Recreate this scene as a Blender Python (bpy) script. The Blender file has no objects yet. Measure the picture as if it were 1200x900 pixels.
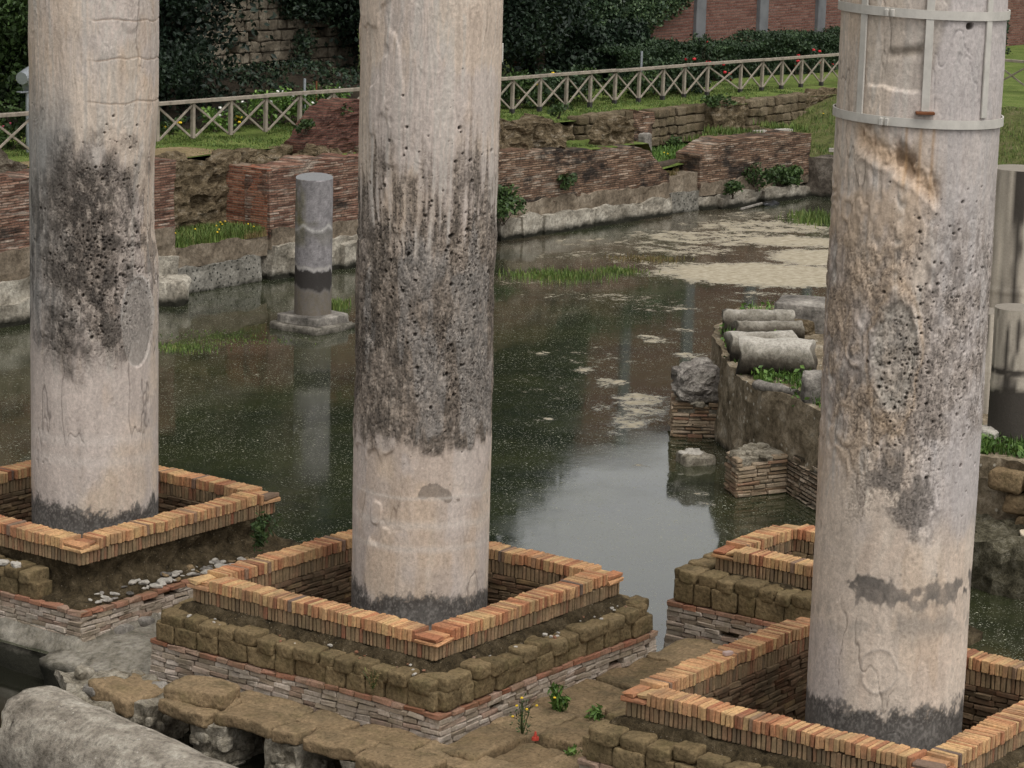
import bpy, math, random
import numpy as np
from mathutils import Matrix, Vector
rng = np.random.default_rng(7)
random.seed(7)
C = bpy.context.scene.collection
# ---------------------------------------------------------------- camera, world, sun, exposure
CAM = np.array([-22.83226, -17.93149, 9.21642])
FPX, PITCH, ROLL, YAW = 3204.23, 0.19969, 0.02751, 0.94215      # focal length in photo pixels, angles in rad
def cam_axes():
    cp, sp, cr, sr = math.cos(PITCH), math.sin(PITCH), math.cos(ROLL), math.sin(ROLL)
    f = np.array([0, cp, -sp]); u = np.array([0, sp, cp]); r = np.array([1., 0, 0])
    r, u = cr*r + sr*u, -sr*r + cr*u
    c, s = math.cos(YAW), math.sin(YAW)
    M = np.array([[c, s, 0], [-s, c, 0], [0, 0, 1]])
    return M@r, M@u, M@f
CR, CU, CF = cam_axes()
cd = bpy.data.cameras.new('camera'); cam = bpy.data.objects.new('camera', cd); C.objects.link(cam)
cd.sensor_width = 36; cd.lens = FPX/1200*36; cd.clip_start = 0.5; cd.clip_end = 3000
cam.matrix_world = Matrix(((CR[0], CU[0], -CF[0], CAM[0]), (CR[1], CU[1], -CF[1], CAM[1]), (CR[2], CU[2], -CF[2], CAM[2]), (0, 0, 0, 1)))
sc = bpy.context.scene; sc.camera = cam
sc.render.engine = 'CYCLES'; sc.cycles.use_denoising = True; sc.cycles.denoising_prefilter = 'NONE'
sc.cycles.max_bounces = 6; sc.cycles.diffuse_bounces = 3; sc.cycles.glossy_bounces = 3
sc.view_settings.view_transform = 'Standard'; sc.view_settings.look = 'None'
sc.view_settings.exposure = EXPOSURE = 0.14; sc.view_settings.gamma = 1
SUN_EL, SUN_AZ = math.radians(62), math.radians(250)            # direction the light comes from, azimuth from +X
world = bpy.data.worlds.new('World'); sc.world = world; world.use_nodes = True
nt = world.node_tree; bg = nt.nodes['Background']
sky = nt.nodes.new('ShaderNodeTexSky'); sky.sky_type = 'NISHITA'; sky.sun_disc = False
sky.sun_elevation = SUN_EL; sky.sun_rotation = math.pi/2 - SUN_AZ
sky.air_density = 1.0; sky.dust_density = 6.0; sky.ozone_density = 1.0
hs = nt.nodes.new('ShaderNodeHueSaturation'); hs.inputs['Saturation'].default_value = 0.0
nt.links.new(sky.outputs[0], hs.inputs['Color']); tc = nt.nodes.new('ShaderNodeTexCoord'); sx = nt.nodes.new('ShaderNodeSeparateXYZ'); nt.links.new(tc.outputs['Generated'], sx.inputs[0])
rp = nt.nodes.new('ShaderNodeMapRange'); rp.inputs['From Min'].default_value = .12; rp.inputs['From Max'].default_value = .55; rp.inputs['To Min'].default_value = 1.75; rp.inputs['To Max'].default_value = .95; nt.links.new(sx.outputs[2], rp.inputs['Value'])
vm = nt.nodes.new('ShaderNodeVectorMath'); vm.operation = 'SCALE'; nt.links.new(hs.outputs[0], vm.inputs[0]); nt.links.new(rp.outputs[0], vm.inputs['Scale'])    # thin cloud, brighter low down
nt.links.new(vm.outputs[0], bg.inputs[0])
bg.inputs[1].default_value = 0.15
sl = bpy.data.lights.new('sun', 'SUN'); sl.energy = 0.6; sl.angle = math.radians(35); sl.color = (1, .92, .80)
so = bpy.data.objects.new('sun', sl); C.objects.link(so)
sd = Vector((math.cos(SUN_EL)*math.cos(SUN_AZ), math.cos(SUN_EL)*math.sin(SUN_AZ), math.sin(SUN_EL)))
so.rotation_euler = sd.to_track_quat('Z', 'Y').to_euler(); so.location = (0, 0, 40)

def px(u, v, x=None, y=None, z=None):
    """point of the place seen at photo pixel (u, v) on the plane x, y or z"""
    d = CF + CR*(u-600)/FPX + CU*(450-v)/FPX
    if x is not None: t = (x-CAM[0])/d[0]
    elif y is not None: t = (y-CAM[1])/d[1]
    else: t = (z-CAM[2])/d[2]
    return CAM + d*t
# ---------------------------------------------------------------- noise
_T = np.random.default_rng(3).permutation(256); _T = np.concatenate([_T, _T])
_V = np.random.default_rng(4).random(256)*2-1
def noise(P, seed=0):
    P = np.asarray(P, float) + seed*17.31
    I = np.floor(P).astype(int); f = P-I; f = f*f*f*(f*(f*6-15)+10); I &= 255
    def h(a, b, c): return _V[_T[_T[_T[(I[..., 0]+a) & 255]+((I[..., 1]+b) & 255)]+((I[..., 2]+c) & 255)]]
    L = lambda a, b, t: a+(b-a)*t
    x0 = L(h(0, 0, 0), h(1, 0, 0), f[..., 0]); x1 = L(h(0, 1, 0), h(1, 1, 0), f[..., 0])
    x2 = L(h(0, 0, 1), h(1, 0, 1), f[..., 0]); x3 = L(h(0, 1, 1), h(1, 1, 1), f[..., 0])
    return L(L(x0, x1, f[..., 1]), L(x2, x3, f[..., 1]), f[..., 2])
def fbm(P, o=4, seed=0):
    P = np.asarray(P, float); r = 0; a = .5
    for i in range(o): r = r + a*noise(P*2**i, seed+i); a *= .5
    return r
def sstep(a, b, x): t = np.clip((x-a)/(b-a), 0, 1); return t*t*(3-2*t)
# ---------------------------------------------------------------- objects
def setp(o, label=None, cat=None, group=None, kind=None):
    if label: o['label'] = label
    if cat: o['category'] = cat
    if group: o['group'] = group
    if kind or label: o['kind'] = kind or 'thing'
    return o
def thing(name, label, cat, loc, group=None):
    o = bpy.data.objects.new(name, None); C.objects.link(o); o.location = tuple(float(a) for a in loc); o.empty_display_size = .2
    return setp(o, label, cat, group)
class MB:
    """collects vertices and faces of one mesh"""
    def __init__(s): s.V = []; s.Q = []; s.T = []; s.A = []; s.K = []; s.n = 0
    def add(s, V, Q=None, T=None, rnd=None, col=None):
        V = np.asarray(V, float).reshape(-1, 3)
        if Q is not None and len(Q): s.Q.append(np.asarray(Q, int)+s.n)
        if T is not None and len(T): s.T.append(np.asarray(T, int)+s.n)
        s.V.append(V); s.A.append(np.full(len(V), rng.random()) if rnd is None else np.broadcast_to(rnd, (len(V),)))
        s.K.append(np.zeros((len(V), 3)) if col is None else col)
        s.n += len(V); return s
    def build(s, name, mat, parent=None, origin=None, smooth=False, col=False, **kw):
        V = np.concatenate(s.V); Q = np.concatenate(s.Q) if s.Q else np.zeros((0, 4), int); T = np.concatenate(s.T) if s.T else np.zeros((0, 3), int)
        if parent is not None: o0 = np.array(parent_loc(parent))
        elif origin is None: o0 = np.array([V[:, 0].mean(), V[:, 1].mean(), V[:, 2].min()])
        else: o0 = np.array(origin, float)
        me = bpy.data.meshes.new(name); me.vertices.add(len(V)); me.vertices.foreach_set('co', (V-o0).astype(np.float32).ravel())
        nl = len(Q)*4+len(T)*3; me.loops.add(nl); me.polygons.add(len(Q)+len(T))
        me.loops.foreach_set('vertex_index', np.concatenate([Q.ravel(), T.ravel()]).astype(np.int32))
        me.polygons.foreach_set('loop_start', np.concatenate([np.arange(len(Q))*4, len(Q)*4+np.arange(len(T))*3]).astype(np.int32))
        me.update(calc_edges=True); me.validate()
        a = me.attributes.new('rnd', 'FLOAT', 'POINT'); a.data.foreach_set('value', np.concatenate(s.A).astype(np.float32))
        if col:
            k = np.concatenate(s.K); k = np.concatenate([k, np.ones((len(k), 1))], 1)
            a = me.attributes.new('Col', 'FLOAT_COLOR', 'POINT'); a.data.foreach_set('color', k.astype(np.float32).ravel())
        me.polygons.foreach_set('use_smooth', np.full(len(me.polygons), smooth))
        me.materials.append(mat)
        o = bpy.data.objects.new(name, me); C.objects.link(o)
        if parent is not None: o.parent = parent
        else: o.location = o0
        return setp(o, **kw)
def parent_loc(p):
    l = np.zeros(3)
    while p is not None: l = l+np.array(p.location); p = p.parent
    return l
# ---------------------------------------------------------------- shapes
def _chamfer():
    cs = [(sx, sy, sz) for sx in (-1, 1) for sy in (-1, 1) for sz in (-1, 1)]
    S = []; Mk = []
    for c in cs:
        for k in range(3): S.append(c); m = [1, 1, 1]; m[k] = 0; Mk.append(m)
    S = np.array(S, float); Mk = np.array(Mk, float); P = S*(1-.1*Mk)
    id_ = {c: i for i, c in enumerate(cs)}; Q = []; T = []
    def fix(f):
        p = P[list(f)]; n = np.cross(p[1]-p[0], p[2]-p[0])
        return f if n@p.mean(0) > 0 else f[::-1]
    for k in range(3):
        a, b = [i for i in range(3) if i != k]
        for s in (-1, 1):
            f = []
            for sa, sb in ((-1, -1), (1, -1), (1, 1), (-1, 1)):
                c = [0, 0, 0]; c[k] = s; c[a] = sa; c[b] = sb; f.append(id_[tuple(c)]*3+k)
            Q.append(fix(f))
        for sa in (-1, 1):
            for sb in (-1, 1):
                c1 = [0, 0, 0]; c1[a] = sa; c1[b] = sb; c2 = list(c1); c1[k] = -1; c2[k] = 1
                i, j = id_[tuple(c1)]*3, id_[tuple(c2)]*3; Q.append(fix([i+a, j+a, j+b, i+b]))
    for c in cs: i = id_[c]*3; T.append(fix([i, i+1, i+2]))
    return S, Mk, np.array(Q), np.array(T)
_CS, _CM, _CQ, _CT = _chamfer()
def yaw_m(a):
    a = np.asarray(a, float); c, s = np.cos(a), np.sin(a); z = np.zeros_like(a); o = z+1
    return np.stack([np.stack([c, -s, z], -1), np.stack([s, c, z], -1), np.stack([z, z, o], -1)], -2)
def bricks(mb, Cn, H, R=None, b=.006, jit=.004, rough=0., rnd=None):
    """many chamfered bricks: centres (n,3), half sizes (n,3), rotation (n,3,3)"""
    Cn = np.asarray(Cn, float).reshape(-1, 3); n = len(Cn)
    if n == 0: return
    H = np.broadcast_to(np.asarray(H, float), (n, 3))
    P = _CS[None]*(H[:, None]-b*_CM[None])
    P = P + rng.normal(0, jit, P.shape)*.6 + (rng.normal(0, jit, (n, 8, 3))).repeat(3, 1)
    if R is not None: P = np.einsum('nij,nkj->nki', np.broadcast_to(R, (n, 3, 3)), P)
    P = P+Cn[:, None]
    if rough: P = P + rough*noise(P*9)[..., None]*rng.normal(0, 1, (n, 1, 3))
    o = (np.arange(n)*24)[:, None, None]
    r = rng.random(n) if rnd is None else rnd
    mb.add(P, (_CQ[None]+o).reshape(-1, 4), (_CT[None]+o).reshape(-1, 3), np.repeat(r, 24))
def bar(mb, p, q, w, h, b=.006, rnd=None):
    p = np.array(p, float); q = np.array(q, float); d = q-p; l = np.linalg.norm(d); x = d/l
    up = np.array([0, 0, 1.]) if abs(x[2]) < .95 else np.array([1., 0, 0])
    y = np.cross(up, x); y /= np.linalg.norm(y); z = np.cross(x, y)
    bricks(mb, [(p+q)/2], [l/2, w/2, h/2], np.stack([x, y, z], 1)[None], b, .001, rnd=rnd)
def shell(nu, nv, nw):
    """welded boundary of a box lattice -> params (n,3) in 0..1 and quads facing out"""
    idx = -np.ones((nu+1, nv+1, nw+1), int)
    g = np.stack(np.meshgrid(np.arange(nu+1), np.arange(nv+1), np.arange(nw+1), indexing='ij'), -1)
    m = (g == 0).any(-1) | (g == np.array([nu, nv, nw])).any(-1)
    idx[m] = np.arange(m.sum()); P = g[m]/np.array([nu, nv, nw], float); Q = []
    def q(a, fl):
        f = np.stack([a[:-1, :-1], a[1:, :-1], a[1:, 1:], a[:-1, 1:]], -1).reshape(-1, 4)
        Q.append(f[:, ::-1] if fl else f)
    q(idx[:, :, 0], True); q(idx[:, :, -1], False); q(idx[:, 0, :], False); q(idx[:, -1, :], True); q(idx[0], True); q(idx[-1], False)
    return P, np.concatenate(Q)
def vnoise(P, fr, o=3, seed=0):
    P = P*np.asarray(fr); return np.stack([fbm(P, o, seed), fbm(P, o, seed+31), fbm(P, o, seed+67)], -1)
_SP, _SQ = shell(8, 8, 8)
def stones(mb, Cn, H, R=None, p=6., amp=.02, fr=4., rnd=None, flat=False):
    """rounded blocks; p = squareness"""
    Cn = np.asarray(Cn, float).reshape(-1, 3); n = len(Cn); H = np.broadcast_to(np.asarray(H, float), (n, 3))
    D = _SP*2-1; D = np.sin(D*np.pi/2*.98)
    r = (np.abs(D)**p).sum(-1)**(1/p); D = D/r[:, None]
    X = D[None]*H[:, None]
    if R is not None: X = np.einsum('nij,nkj->nki', np.broadcast_to(R, (n, 3, 3)), X)
    X = X+Cn[:, None]
    k = rng.integers(0, 99, n)
    X = X + amp*2*vnoise(X+k[:, None, None]*3.7, fr, 3)
    o = (np.arange(n)*len(_SP))[:, None, None]
    mb.add(X, (_SQ[None]+o).reshape(-1, 4), None, np.repeat(rng.random(n) if rnd is None else rnd, len(_SP)))
def wallgrid(mb, p0, p1, z0, zt, th, res=.1, amp=.05, fr=2.5, seed=0, course=0., camp=.02, zres=None):
    """eroded wall from plan point p0 to p1, thickness th to the left of the run, top zt(s) or a number"""
    p0 = np.array(p0, float); p1 = np.array(p1, float); d = p1-p0; l = np.linalg.norm(d); d = d/l; nrm = np.array([-d[1], d[0]])
    f = zt if callable(zt) else (lambda s: np.full_like(s, zt, dtype=float))
    hmax = float(np.max(f(np.linspace(0, l, 50))))-z0
    U, Q = shell(max(2, int(l/res)), max(2, int(th/max(res, .12))), max(2, int(hmax/(zres or res))))
    s = U[:, 0]*l; z = z0+(f(s)-z0)*U[:, 2]; v = U[:, 1]*th
    P = np.stack([p0[0]+d[0]*s+nrm[0]*v, p0[1]+d[1]*s+nrm[1]*v, z], -1)
    N = vnoise(P, fr, 4, seed)*amp*2; N[:, 2] *= .7*sstep(z0, z0+.3, z)
    P2 = P+N
    if course:
        k = np.floor(z/course); a = noise(np.stack([s*6, k*3.17, v*4], -1), seed)*camp + noise(np.stack([s*1.2, k*1.7, v*0], -1), seed+5)*camp
        P2[:, 0] -= nrm[0]*a; P2[:, 1] -= nrm[1]*a
    mb.add(P2, Q, None, rng.random()); return mb
def mound(mb, out, z0, z1, res=.15, amp=.04, fr=2.5, batter=0., seed=0, crown=0., tops=None):
    """solid with plan outline out (anticlockwise), wall from z0 to z1 and a top"""
    out = np.array(out, float); n = len(out); seg = np.roll(out, -1, 0)-out; L = np.linalg.norm(seg, axis=1)
    pts = np.concatenate([out[i]+seg[i]*(np.arange(m)/m)[:, None] for i, m in enumerate(np.maximum(1, (L/res).astype(int)))])
    c = out.mean(0); N = len(pts); rings = []
    nz = max(2, int((z1-z0)/res))
    for i in range(nz+1):
        t = i/nz; rings.append(np.concatenate([c+(pts-c)*(1-batter*t), np.full((N, 1), z0+(z1-z0)*t)], 1))
    R = np.linalg.norm(pts-c, axis=1).mean(); nr = max(2, int(R/res/1.2))
    for i in range(1, nr+1):
        t = 1-i/nr; t = max(t, .02); rings.append(np.concatenate([c+(pts-c)*(1-batter)*t, np.full((N, 1), z1+crown*(1-t*t))], 1))
    P = np.concatenate(rings); M = len(rings); a = np.arange(M*N).reshape(M, N); b = np.roll(a, -1, 1)
    Q = np.stack([a[:-1], b[:-1], b[1:], a[1:]], -1).reshape(-1, 4)
    P = P+vnoise(P, fr, 4, seed)*amp*2
    mb.add(P, Q, None, rng.random()); return mb
def cyl(mb, p, q, r0, r1=None, na=28, nl=None, amp=.015, fr=4., rag=0., seed=0, flat=None):
    """weathered drum from p to q with ragged ends"""
    p = np.array(p, float); q = np.array(q, float); d = q-p; l = np.linalg.norm(d); x = d/l; r1 = r0 if r1 is None else r1
    up = np.array([0, 0, 1.]) if abs(x[2]) < .9 else np.array([1., 0, 0]); y = np.cross(up, x); y /= np.linalg.norm(y); w = np.cross(x, y)
    nl = nl or max(4, int(l/.08)); a = np.arange(na)*2*np.pi/na; rings = []
    def ring(t, rr): return p+x*l*t+rr*(np.cos(a)[:, None]*y+np.sin(a)[:, None]*w)
    for rr in (.02, .35, .7, .93): rings.append(ring(0, r0*rr))
    for i in range(nl+1): rings.append(ring(i/nl, (r0+(r1-r0)*i/nl)*(.985 if i in (0, nl) else 1)))
    for rr in (.93, .7, .35, .02): rings.append(ring(1, r1*rr))
    P = np.array(rings).reshape(-1, 3); M = len(rings); k = np.arange(M*na).reshape(M, na); b = np.roll(k, -1, 1)
    Q = np.stack([k[:-1], k[1:], b[1:], b[:-1]], -1).reshape(-1, 4)[:, ::-1]
    N = vnoise(P, fr, 4, seed)*amp*2
    if rag:
        t = (P-p)@x/l; e = np.maximum(sstep(.3, 0, t), sstep(.7, 1, t)); N = N + (fbm(P*3.1, 3, seed+9)*rag*2*e)[:, None]*x
    P = P+N
    if flat is not None: P[:, 2] = np.maximum(P[:, 2], flat)
    mb.add(P, Q, None, rng.random()); return mb
def leaves(mb, P, size, up=.3, rnd=None, asp=.55):
    """one pointed leaf face per point"""
    P = np.asarray(P, float); n = len(P); N = rng.normal(0, 1, (n, 3)); N[:, 2] += up*2; N /= np.linalg.norm(N, axis=1)[:, None]
    t = np.cross(N, rng.normal(0, 1, (n, 3))); t /= np.linalg.norm(t, axis=1)[:, None]; b = np.cross(N, t)
    s = (size*rng.uniform(.6, 1.4, n))[:, None]
    V = np.stack([P-t*s, P+b*s*asp-t*s*.1+N*s*.12, P+t*s, P-b*s*asp-t*s*.1+N*s*.12], 1)
    mb.add(V, np.arange(n*4).reshape(n, 4), None, np.repeat(rng.random(n) if rnd is None else rnd, 4))
def blades(mb, P, h, w=.012, lean=.4):
    P = np.asarray(P, float); n = len(P); a = rng.uniform(0, 2*np.pi, n); hh = h*rng.uniform(.4, 1.2, n)
    d = np.stack([np.cos(a), np.sin(a), 0*a], -1); e = np.stack([-np.sin(a), np.cos(a), 0*a], -1); l = (hh*lean*rng.uniform(.2, 1, n))[:, None]
    up = np.array([0, 0, 1.])*hh[:, None]
    V = np.stack([P-e*w, P+e*w, P+e*w*.6+d*l*.4+up*.6, P-e*w*.6+d*l*.4+up*.6, P+d*l+up], 1); k = np.arange(n)[:, None]*5
    mb.add(V, k+np.array([[0, 1, 2, 3]]), k+np.array([[3, 2, 4]]), np.repeat(rng.random(n), 5))
def clumps(cs, n, spread):
    """points in leaf clumps: cs (m,3) clump centres, spread (m,) radii"""
    cs = np.asarray(cs, float); i = rng.integers(0, len(cs), n); g = rng.normal(0, 1, (n, 3)); g /= np.linalg.norm(g, axis=1)[:, None]
    return cs[i]+g*(np.asarray(spread)[i]*rng.random(n)**.45)[:, None]*np.array([1, 1, .8])
# ---------------------------------------------------------------- materials
class G:
    """small helper round a node tree"""
    def __init__(s, name):
        s.m = bpy.data.materials.new(name); s.m.use_nodes = True; s.t = s.m.node_tree; s.b = s.t.nodes['Principled BSDF']
        s.pos = s.n('NewGeometry').outputs['Position']
    def n(s, k): return s.t.nodes.new('ShaderNode'+k)
    def l(s, a, b): s.t.links.new(a, b)
    def put(s, i, v):
        if hasattr(v, 'links') or isinstance(v, bpy.types.NodeSocket): s.l(v, i)
        else: i.default_value = v
    def map(s, sc, vec=None, rot=(0, 0, 0)):
        n = s.n('Mapping'); s.l(vec or s.pos, n.inputs[0]); n.inputs['Scale'].default_value = sc; n.inputs['Rotation'].default_value = rot; return n.outputs[0]
    def noise(s, scale, det=5, vec=None, rough=.6, dist=0):
        n = s.n('TexNoise'); s.l(vec or s.pos, n.inputs['Vector']); n.inputs['Scale'].default_value = scale; n.inputs['Detail'].default_value = det
        n.inputs['Roughness'].default_value = rough; n.inputs['Distortion'].default_value = dist; return n.outputs[0]
    def vor(s, scale, vec=None, feat='F1', out='Distance'):
        n = s.n('TexVoronoi'); n.feature = feat; s.l(vec or s.pos, n.inputs['Vector']); n.inputs['Scale'].default_value = scale; return n.outputs[out]
    def attr(s, a, out='Fac'): n = s.n('Attribute'); n.attribute_name = a; return n.outputs[out]
    def ramp(s, f, st, interp='LINEAR'):
        n = s.n('ValToRGB'); n.color_ramp.interpolation = interp; e = n.color_ramp.elements
        while len(e) < len(st): e.new(.5)
        for x, (p, c) in zip(e, st): x.position = p; x.color = (c, c, c, 1) if not hasattr(c, '__len__') else (*c, 1)
        s.put(n.inputs[0], f); return n.outputs[0]
    def math(s, op, a, b=0.): n = s.n('Math'); n.operation = op; s.put(n.inputs[0], a); s.put(n.inputs[1], b); return n.outputs[0]
    def mix(s, f, a, b, k='MIX'):
        n = s.n('Mix'); n.data_type = 'RGBA'; n.blend_type = k
        s.put(n.inputs[0], f)
        for i, v in ((6, a), (7, b)): s.put(n.inputs[i], v if not isinstance(v, tuple) else (*v, 1) if len(v) == 3 else v)
        return n.outputs[2]
    def sep(s, vec=None): n = s.n('SeparateXYZ'); s.l(vec or s.pos, n.inputs[0]); return n.outputs
    def comb(s, x, y, z):
        n = s.n('CombineXYZ')
        for i, v in enumerate((x, y, z)): s.put(n.inputs[i], v)
        return n.outputs[0]
    def bump(s, h, st=.5, d=.02):
        n = s.n('Bump'); n.inputs['Strength'].default_value = st; n.inputs['Distance'].default_value = d; s.put(n.inputs['Height'], h); s.l(n.outputs[0], s.b.inputs['Normal'])
    def done(s, col, rough=.85, spec=.25):
        s.put(s.b.inputs['Base Color'], col if not isinstance(col, tuple) else (*col, 1)); s.put(s.b.inputs['Roughness'], rough); s.b.inputs['Specular IOR Level'].default_value = spec; return s.m
def M_marble():
    g = G('weathered marble'); c = g.attr('Col', 'Color'); f = g.noise(26, 6, None, .7); f2 = g.noise(5, 5, g.map((2, 2, .7))); h = g.attr('rnd')
    c = g.mix(g.math('ADD', .45, g.math('MULTIPLY', h, 1.5)), c, g.mix(1, c, g.ramp(f, [(.28, .70), (.5, 1), (.72, 1.14)]), 'MULTIPLY')); c = g.mix(g.math('ADD', .12, g.math('MULTIPLY', h, 1.2)), c, g.mix(1, c, g.ramp(g.noise(55, 4, g.map((1, 1, .6)), .75), [(.36, .35), (.5, 1), (.66, 1.4)]), 'MULTIPLY')); c = g.mix(.22, c, g.ramp(f2, [(.3, .74), (.55, 1.03), (.7, 1.1)]), 'MULTIPLY')
    pits = 0.; wp = g.n('TexNoise'); g.l(g.pos, wp.inputs['Vector']); wp.inputs['Scale'].default_value = 14; va = g.n('VectorMath'); va.operation = 'MULTIPLY_ADD'; g.l(wp.outputs['Color'], va.inputs[0]); va.inputs[1].default_value = (.05, .05, .05); g.l(g.pos, va.inputs[2])
    for sc_, k in ((42, .36), (20, .30)):
        v = g.n('TexVoronoi'); g.l(va.outputs[0], v.inputs['Vector']); v.inputs['Scale'].default_value = sc_; rc = g.sep(v.outputs['Color'])[0]
        on = g.math('GREATER_THAN', h, g.math('MULTIPLY', g.math('ADD', rc, .12), 1.)); p = g.math('LESS_THAN', v.outputs['Distance'], g.math('MULTIPLY', g.math('ADD', g.sep(v.outputs['Color'])[1], .35), k)); pits = g.math('MAXIMUM', pits, g.math('MULTIPLY', on, p))
    c = g.mix(g.math('MULTIPLY', pits, .8), c, (.026, .018, .014))  # pits painted near black, the shade of their depth plus algae
    g.bump(g.math('SUBTRACT', g.math('ADD', g.math('MULTIPLY', f, .8), g.math('MULTIPLY', f2, .4)), g.math('MULTIPLY', pits, 1.6)), .6, .014); return g.done(c, .72, .3)
def M_brick(name, stops, moss=0., mossc=(.10, .085, .03), bump=.5):
    g = G(name); r = g.attr('rnd'); c = g.ramp(r, stops); f = g.noise(34, 5, None, .7); c = g.mix(1, c, g.ramp(f, [(.28, .55), (.52, 1.02), (.74, 1.28)]), 'MULTIPLY')
    b = g.noise(3.2, 5); c = g.mix(g.ramp(b, [(.4, 0.), (.68, .55)]), c, (.13, .10, .065))
    if moss: c = g.mix(g.math('MULTIPLY', g.ramp(g.noise(7, 5), [(.38, 0.), (.62, 1.)]), moss), c, mossc)
    g.bump(f, bump, .01); return g.done(c, .9, .15)
def M_tufa(name='brown tufa', a=(.14, .10, .052), b=(.225, .165, .09), d=(.085, .066, .036), moss=.5):
    g = G(name); r = g.attr('rnd'); f = g.noise(5, 6); f2 = g.noise(24, 6, None, .72); c = g.mix(g.ramp(g.math('ADD', g.math('MULTIPLY', r, .5), g.math('MULTIPLY', f, .6)), [(.25, 0.), (.8, 1.)]), a, b)
    c = g.mix(g.ramp(g.noise(2.3, 5), [(.45, 0.), (.7, .75)]), c, d); c = g.mix(g.math('MULTIPLY', g.ramp(g.noise(3.7, 4), [(.5, 0.), (.75, 1.)]), moss), c, (.085, .075, .03))
    c = g.mix(1, c, g.ramp(f2, [(.3, .5), (.52, 1.), (.74, 1.45)]), 'MULTIPLY'); v = g.vor(22)
    c = g.mix(g.ramp(v, [(.08, .7), (.2, 0.)]), c, (.03, .024, .014)); g.bump(g.math('ADD', f2, g.math('MULTIPLY', v, .7)), .7, .018); return g.done(c, .95, .1)
def M_rough(name, cols, sc=4., spots=None, b=.8, bd=.03, wet=None, st=None):
    """blotchy masonry or earth: ramp of colours by noise"""
    g = G(name); f = g.noise(sc, 7, g.map(st) if st else None, .68); c = g.ramp(f, cols); f2 = g.noise(max(14, sc*5), 6, None, .72); c = g.mix(1, c, g.ramp(f2, [(.28, .45), (.5, 1.), (.74, 1.45)]), 'MULTIPLY')
    if spots: v = g.vor(spots[0]); c = g.mix(g.ramp(v, [(spots[1]*.6, 1.), (spots[1], 0.)]), c, spots[2])
    if wet is not None:
        z = g.sep()[2]; w = g.math('ADD', z, g.math('MULTIPLY', g.noise(3, 4), .25)); c = g.mix(g.ramp(w, [(wet+.1, 1.), (wet+.22, 0.)]), c, (.022, .021, .015))
    g.bump(g.math('ADD', g.math('MULTIPLY', f, 1.2), f2), b, bd); return g.done(c, .93, .12)
def M_wall(name, cols, mort, course=.055, length=.22, blot=None, pale=None, rotxy=(1, 1), ztop=None):
    """thin brick courses drawn along the wall, worn and stained"""
    g = G(name); x, y, z = g.sep(); wob = g.noise(1.3, 3); zz = g.math('ADD', z, g.math('MULTIPLY', wob, .03)); u = g.math('ADD', g.math('MULTIPLY', x, rotxy[0]), g.math('MULTIPLY', y, rotxy[1]))
    n = g.n('TexBrick'); g.l(g.comb(u, zz, 0.), n.inputs['Vector']); n.inputs['Scale'].default_value = 1; n.inputs['Brick Width'].default_value = length; n.inputs['Row Height'].default_value = course
    n.inputs['Mortar Size'].default_value = course*.16; n.inputs['Mortar Smooth'].default_value = .3; n.inputs['Color1'].default_value = (0, 0, 0, 1); n.inputs['Color2'].default_value = (1, 1, 1, 1); n.inputs['Mortar'].default_value = (.5, .5, .5, 1); n.inputs['Bias'].default_value = 0
    st = g.noise(5, 6, g.map((.5, .5, 5)), .7); t = g.math('ADD', g.math('MULTIPLY', g.sep(n.outputs[0])[0], .42), g.math('MULTIPLY', st, .70)); c = g.ramp(t, cols)
    c = g.mix(n.outputs['Fac'], c, mort)
    if pale: c = g.mix(g.ramp(g.noise(2.2, 6, g.map((.5, .5, 3.5))), [(pale[1], 0.), (pale[1]+.14, pale[2])]), c, pale[0])
    if blot: c = g.mix(g.ramp(g.noise(1.1, 7, g.map((.8, .8, 1.5)), rough=.7), [(blot[1], 0.), (blot[1]+.1, blot[2])]), c, blot[0])
    f = g.noise(16, 6, None, .72); c = g.mix(1, c, g.ramp(f, [(.28, .5), (.5, 1.), (.74, 1.35)]), 'MULTIPLY')
    g.bump(g.math('SUBTRACT', g.math('ADD', st, g.math('MULTIPLY', f, .4)), n.outputs['Fac']), .9, .03); return g.done(c, .93, .12)
def M_leaf(name, stops, rough=.5):
    g = G(name); c = g.ramp(g.attr('rnd'), stops); c = g.mix(g.ramp(g.noise(.8, 3), [(.35, .55), (.65, 0.)]), c, tuple(a*.55 for a in stops[0][1])); g.b.inputs['Transmission Weight'].default_value = 0; return g.done(c, rough, .25)
def M_plain(name, col, var=.25, sc=12, rough=.7, spec=.3, metal=0., b=.2, stretch=None):
    g = G(name); f = g.noise(sc, 5, g.map(stretch) if stretch else None); c = g.mix(1, col, g.ramp(f, [(.25, 1-var), (.5, 1.), (.75, 1+var*.6)]), 'MULTIPLY'); g.b.inputs['Metallic'].default_value = metal; g.bump(f, b, .01); return g.done(c, rough, spec)
MARBLE = M_marble()
COPING = M_brick('orange soldier brick', [(0, (.28, .11, .06)), (.12, (.43, .19, .095)), (.35, (.52, .28, .14)), (.6, (.56, .335, .165)), (.8, (.54, .355, .17)), (.92, (.44, .225, .11)), (.97, (.33, .20, .12)), (1, (.14, .10, .085))])
SOLDIER = M_brick('mossy soldier brick', [(0, (.30, .11, .065)), (.15, (.28, .165, .095)), (.45, (.34, .225, .13)), (.75, (.30, .205, .115)), (1, (.15, .105, .07))], .5, (.15, .115, .065))
BASEBRICK = M_brick('pale worn base brick', [(0, (.29, .225, .165)), (.3, (.42, .345, .28)), (.6, (.50, .425, .36)), (.85, (.38, .29, .23)), (1, (.31, .20, .15))], .3, (.19, .165, .10), .6)
REDBRICK = M_brick('red levelling brick', [(0, (.27, .105, .065)), (.5, (.33, .155, .10)), (.85, (.31, .19, .135)), (1, (.37, .25, .19))], .25)
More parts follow.
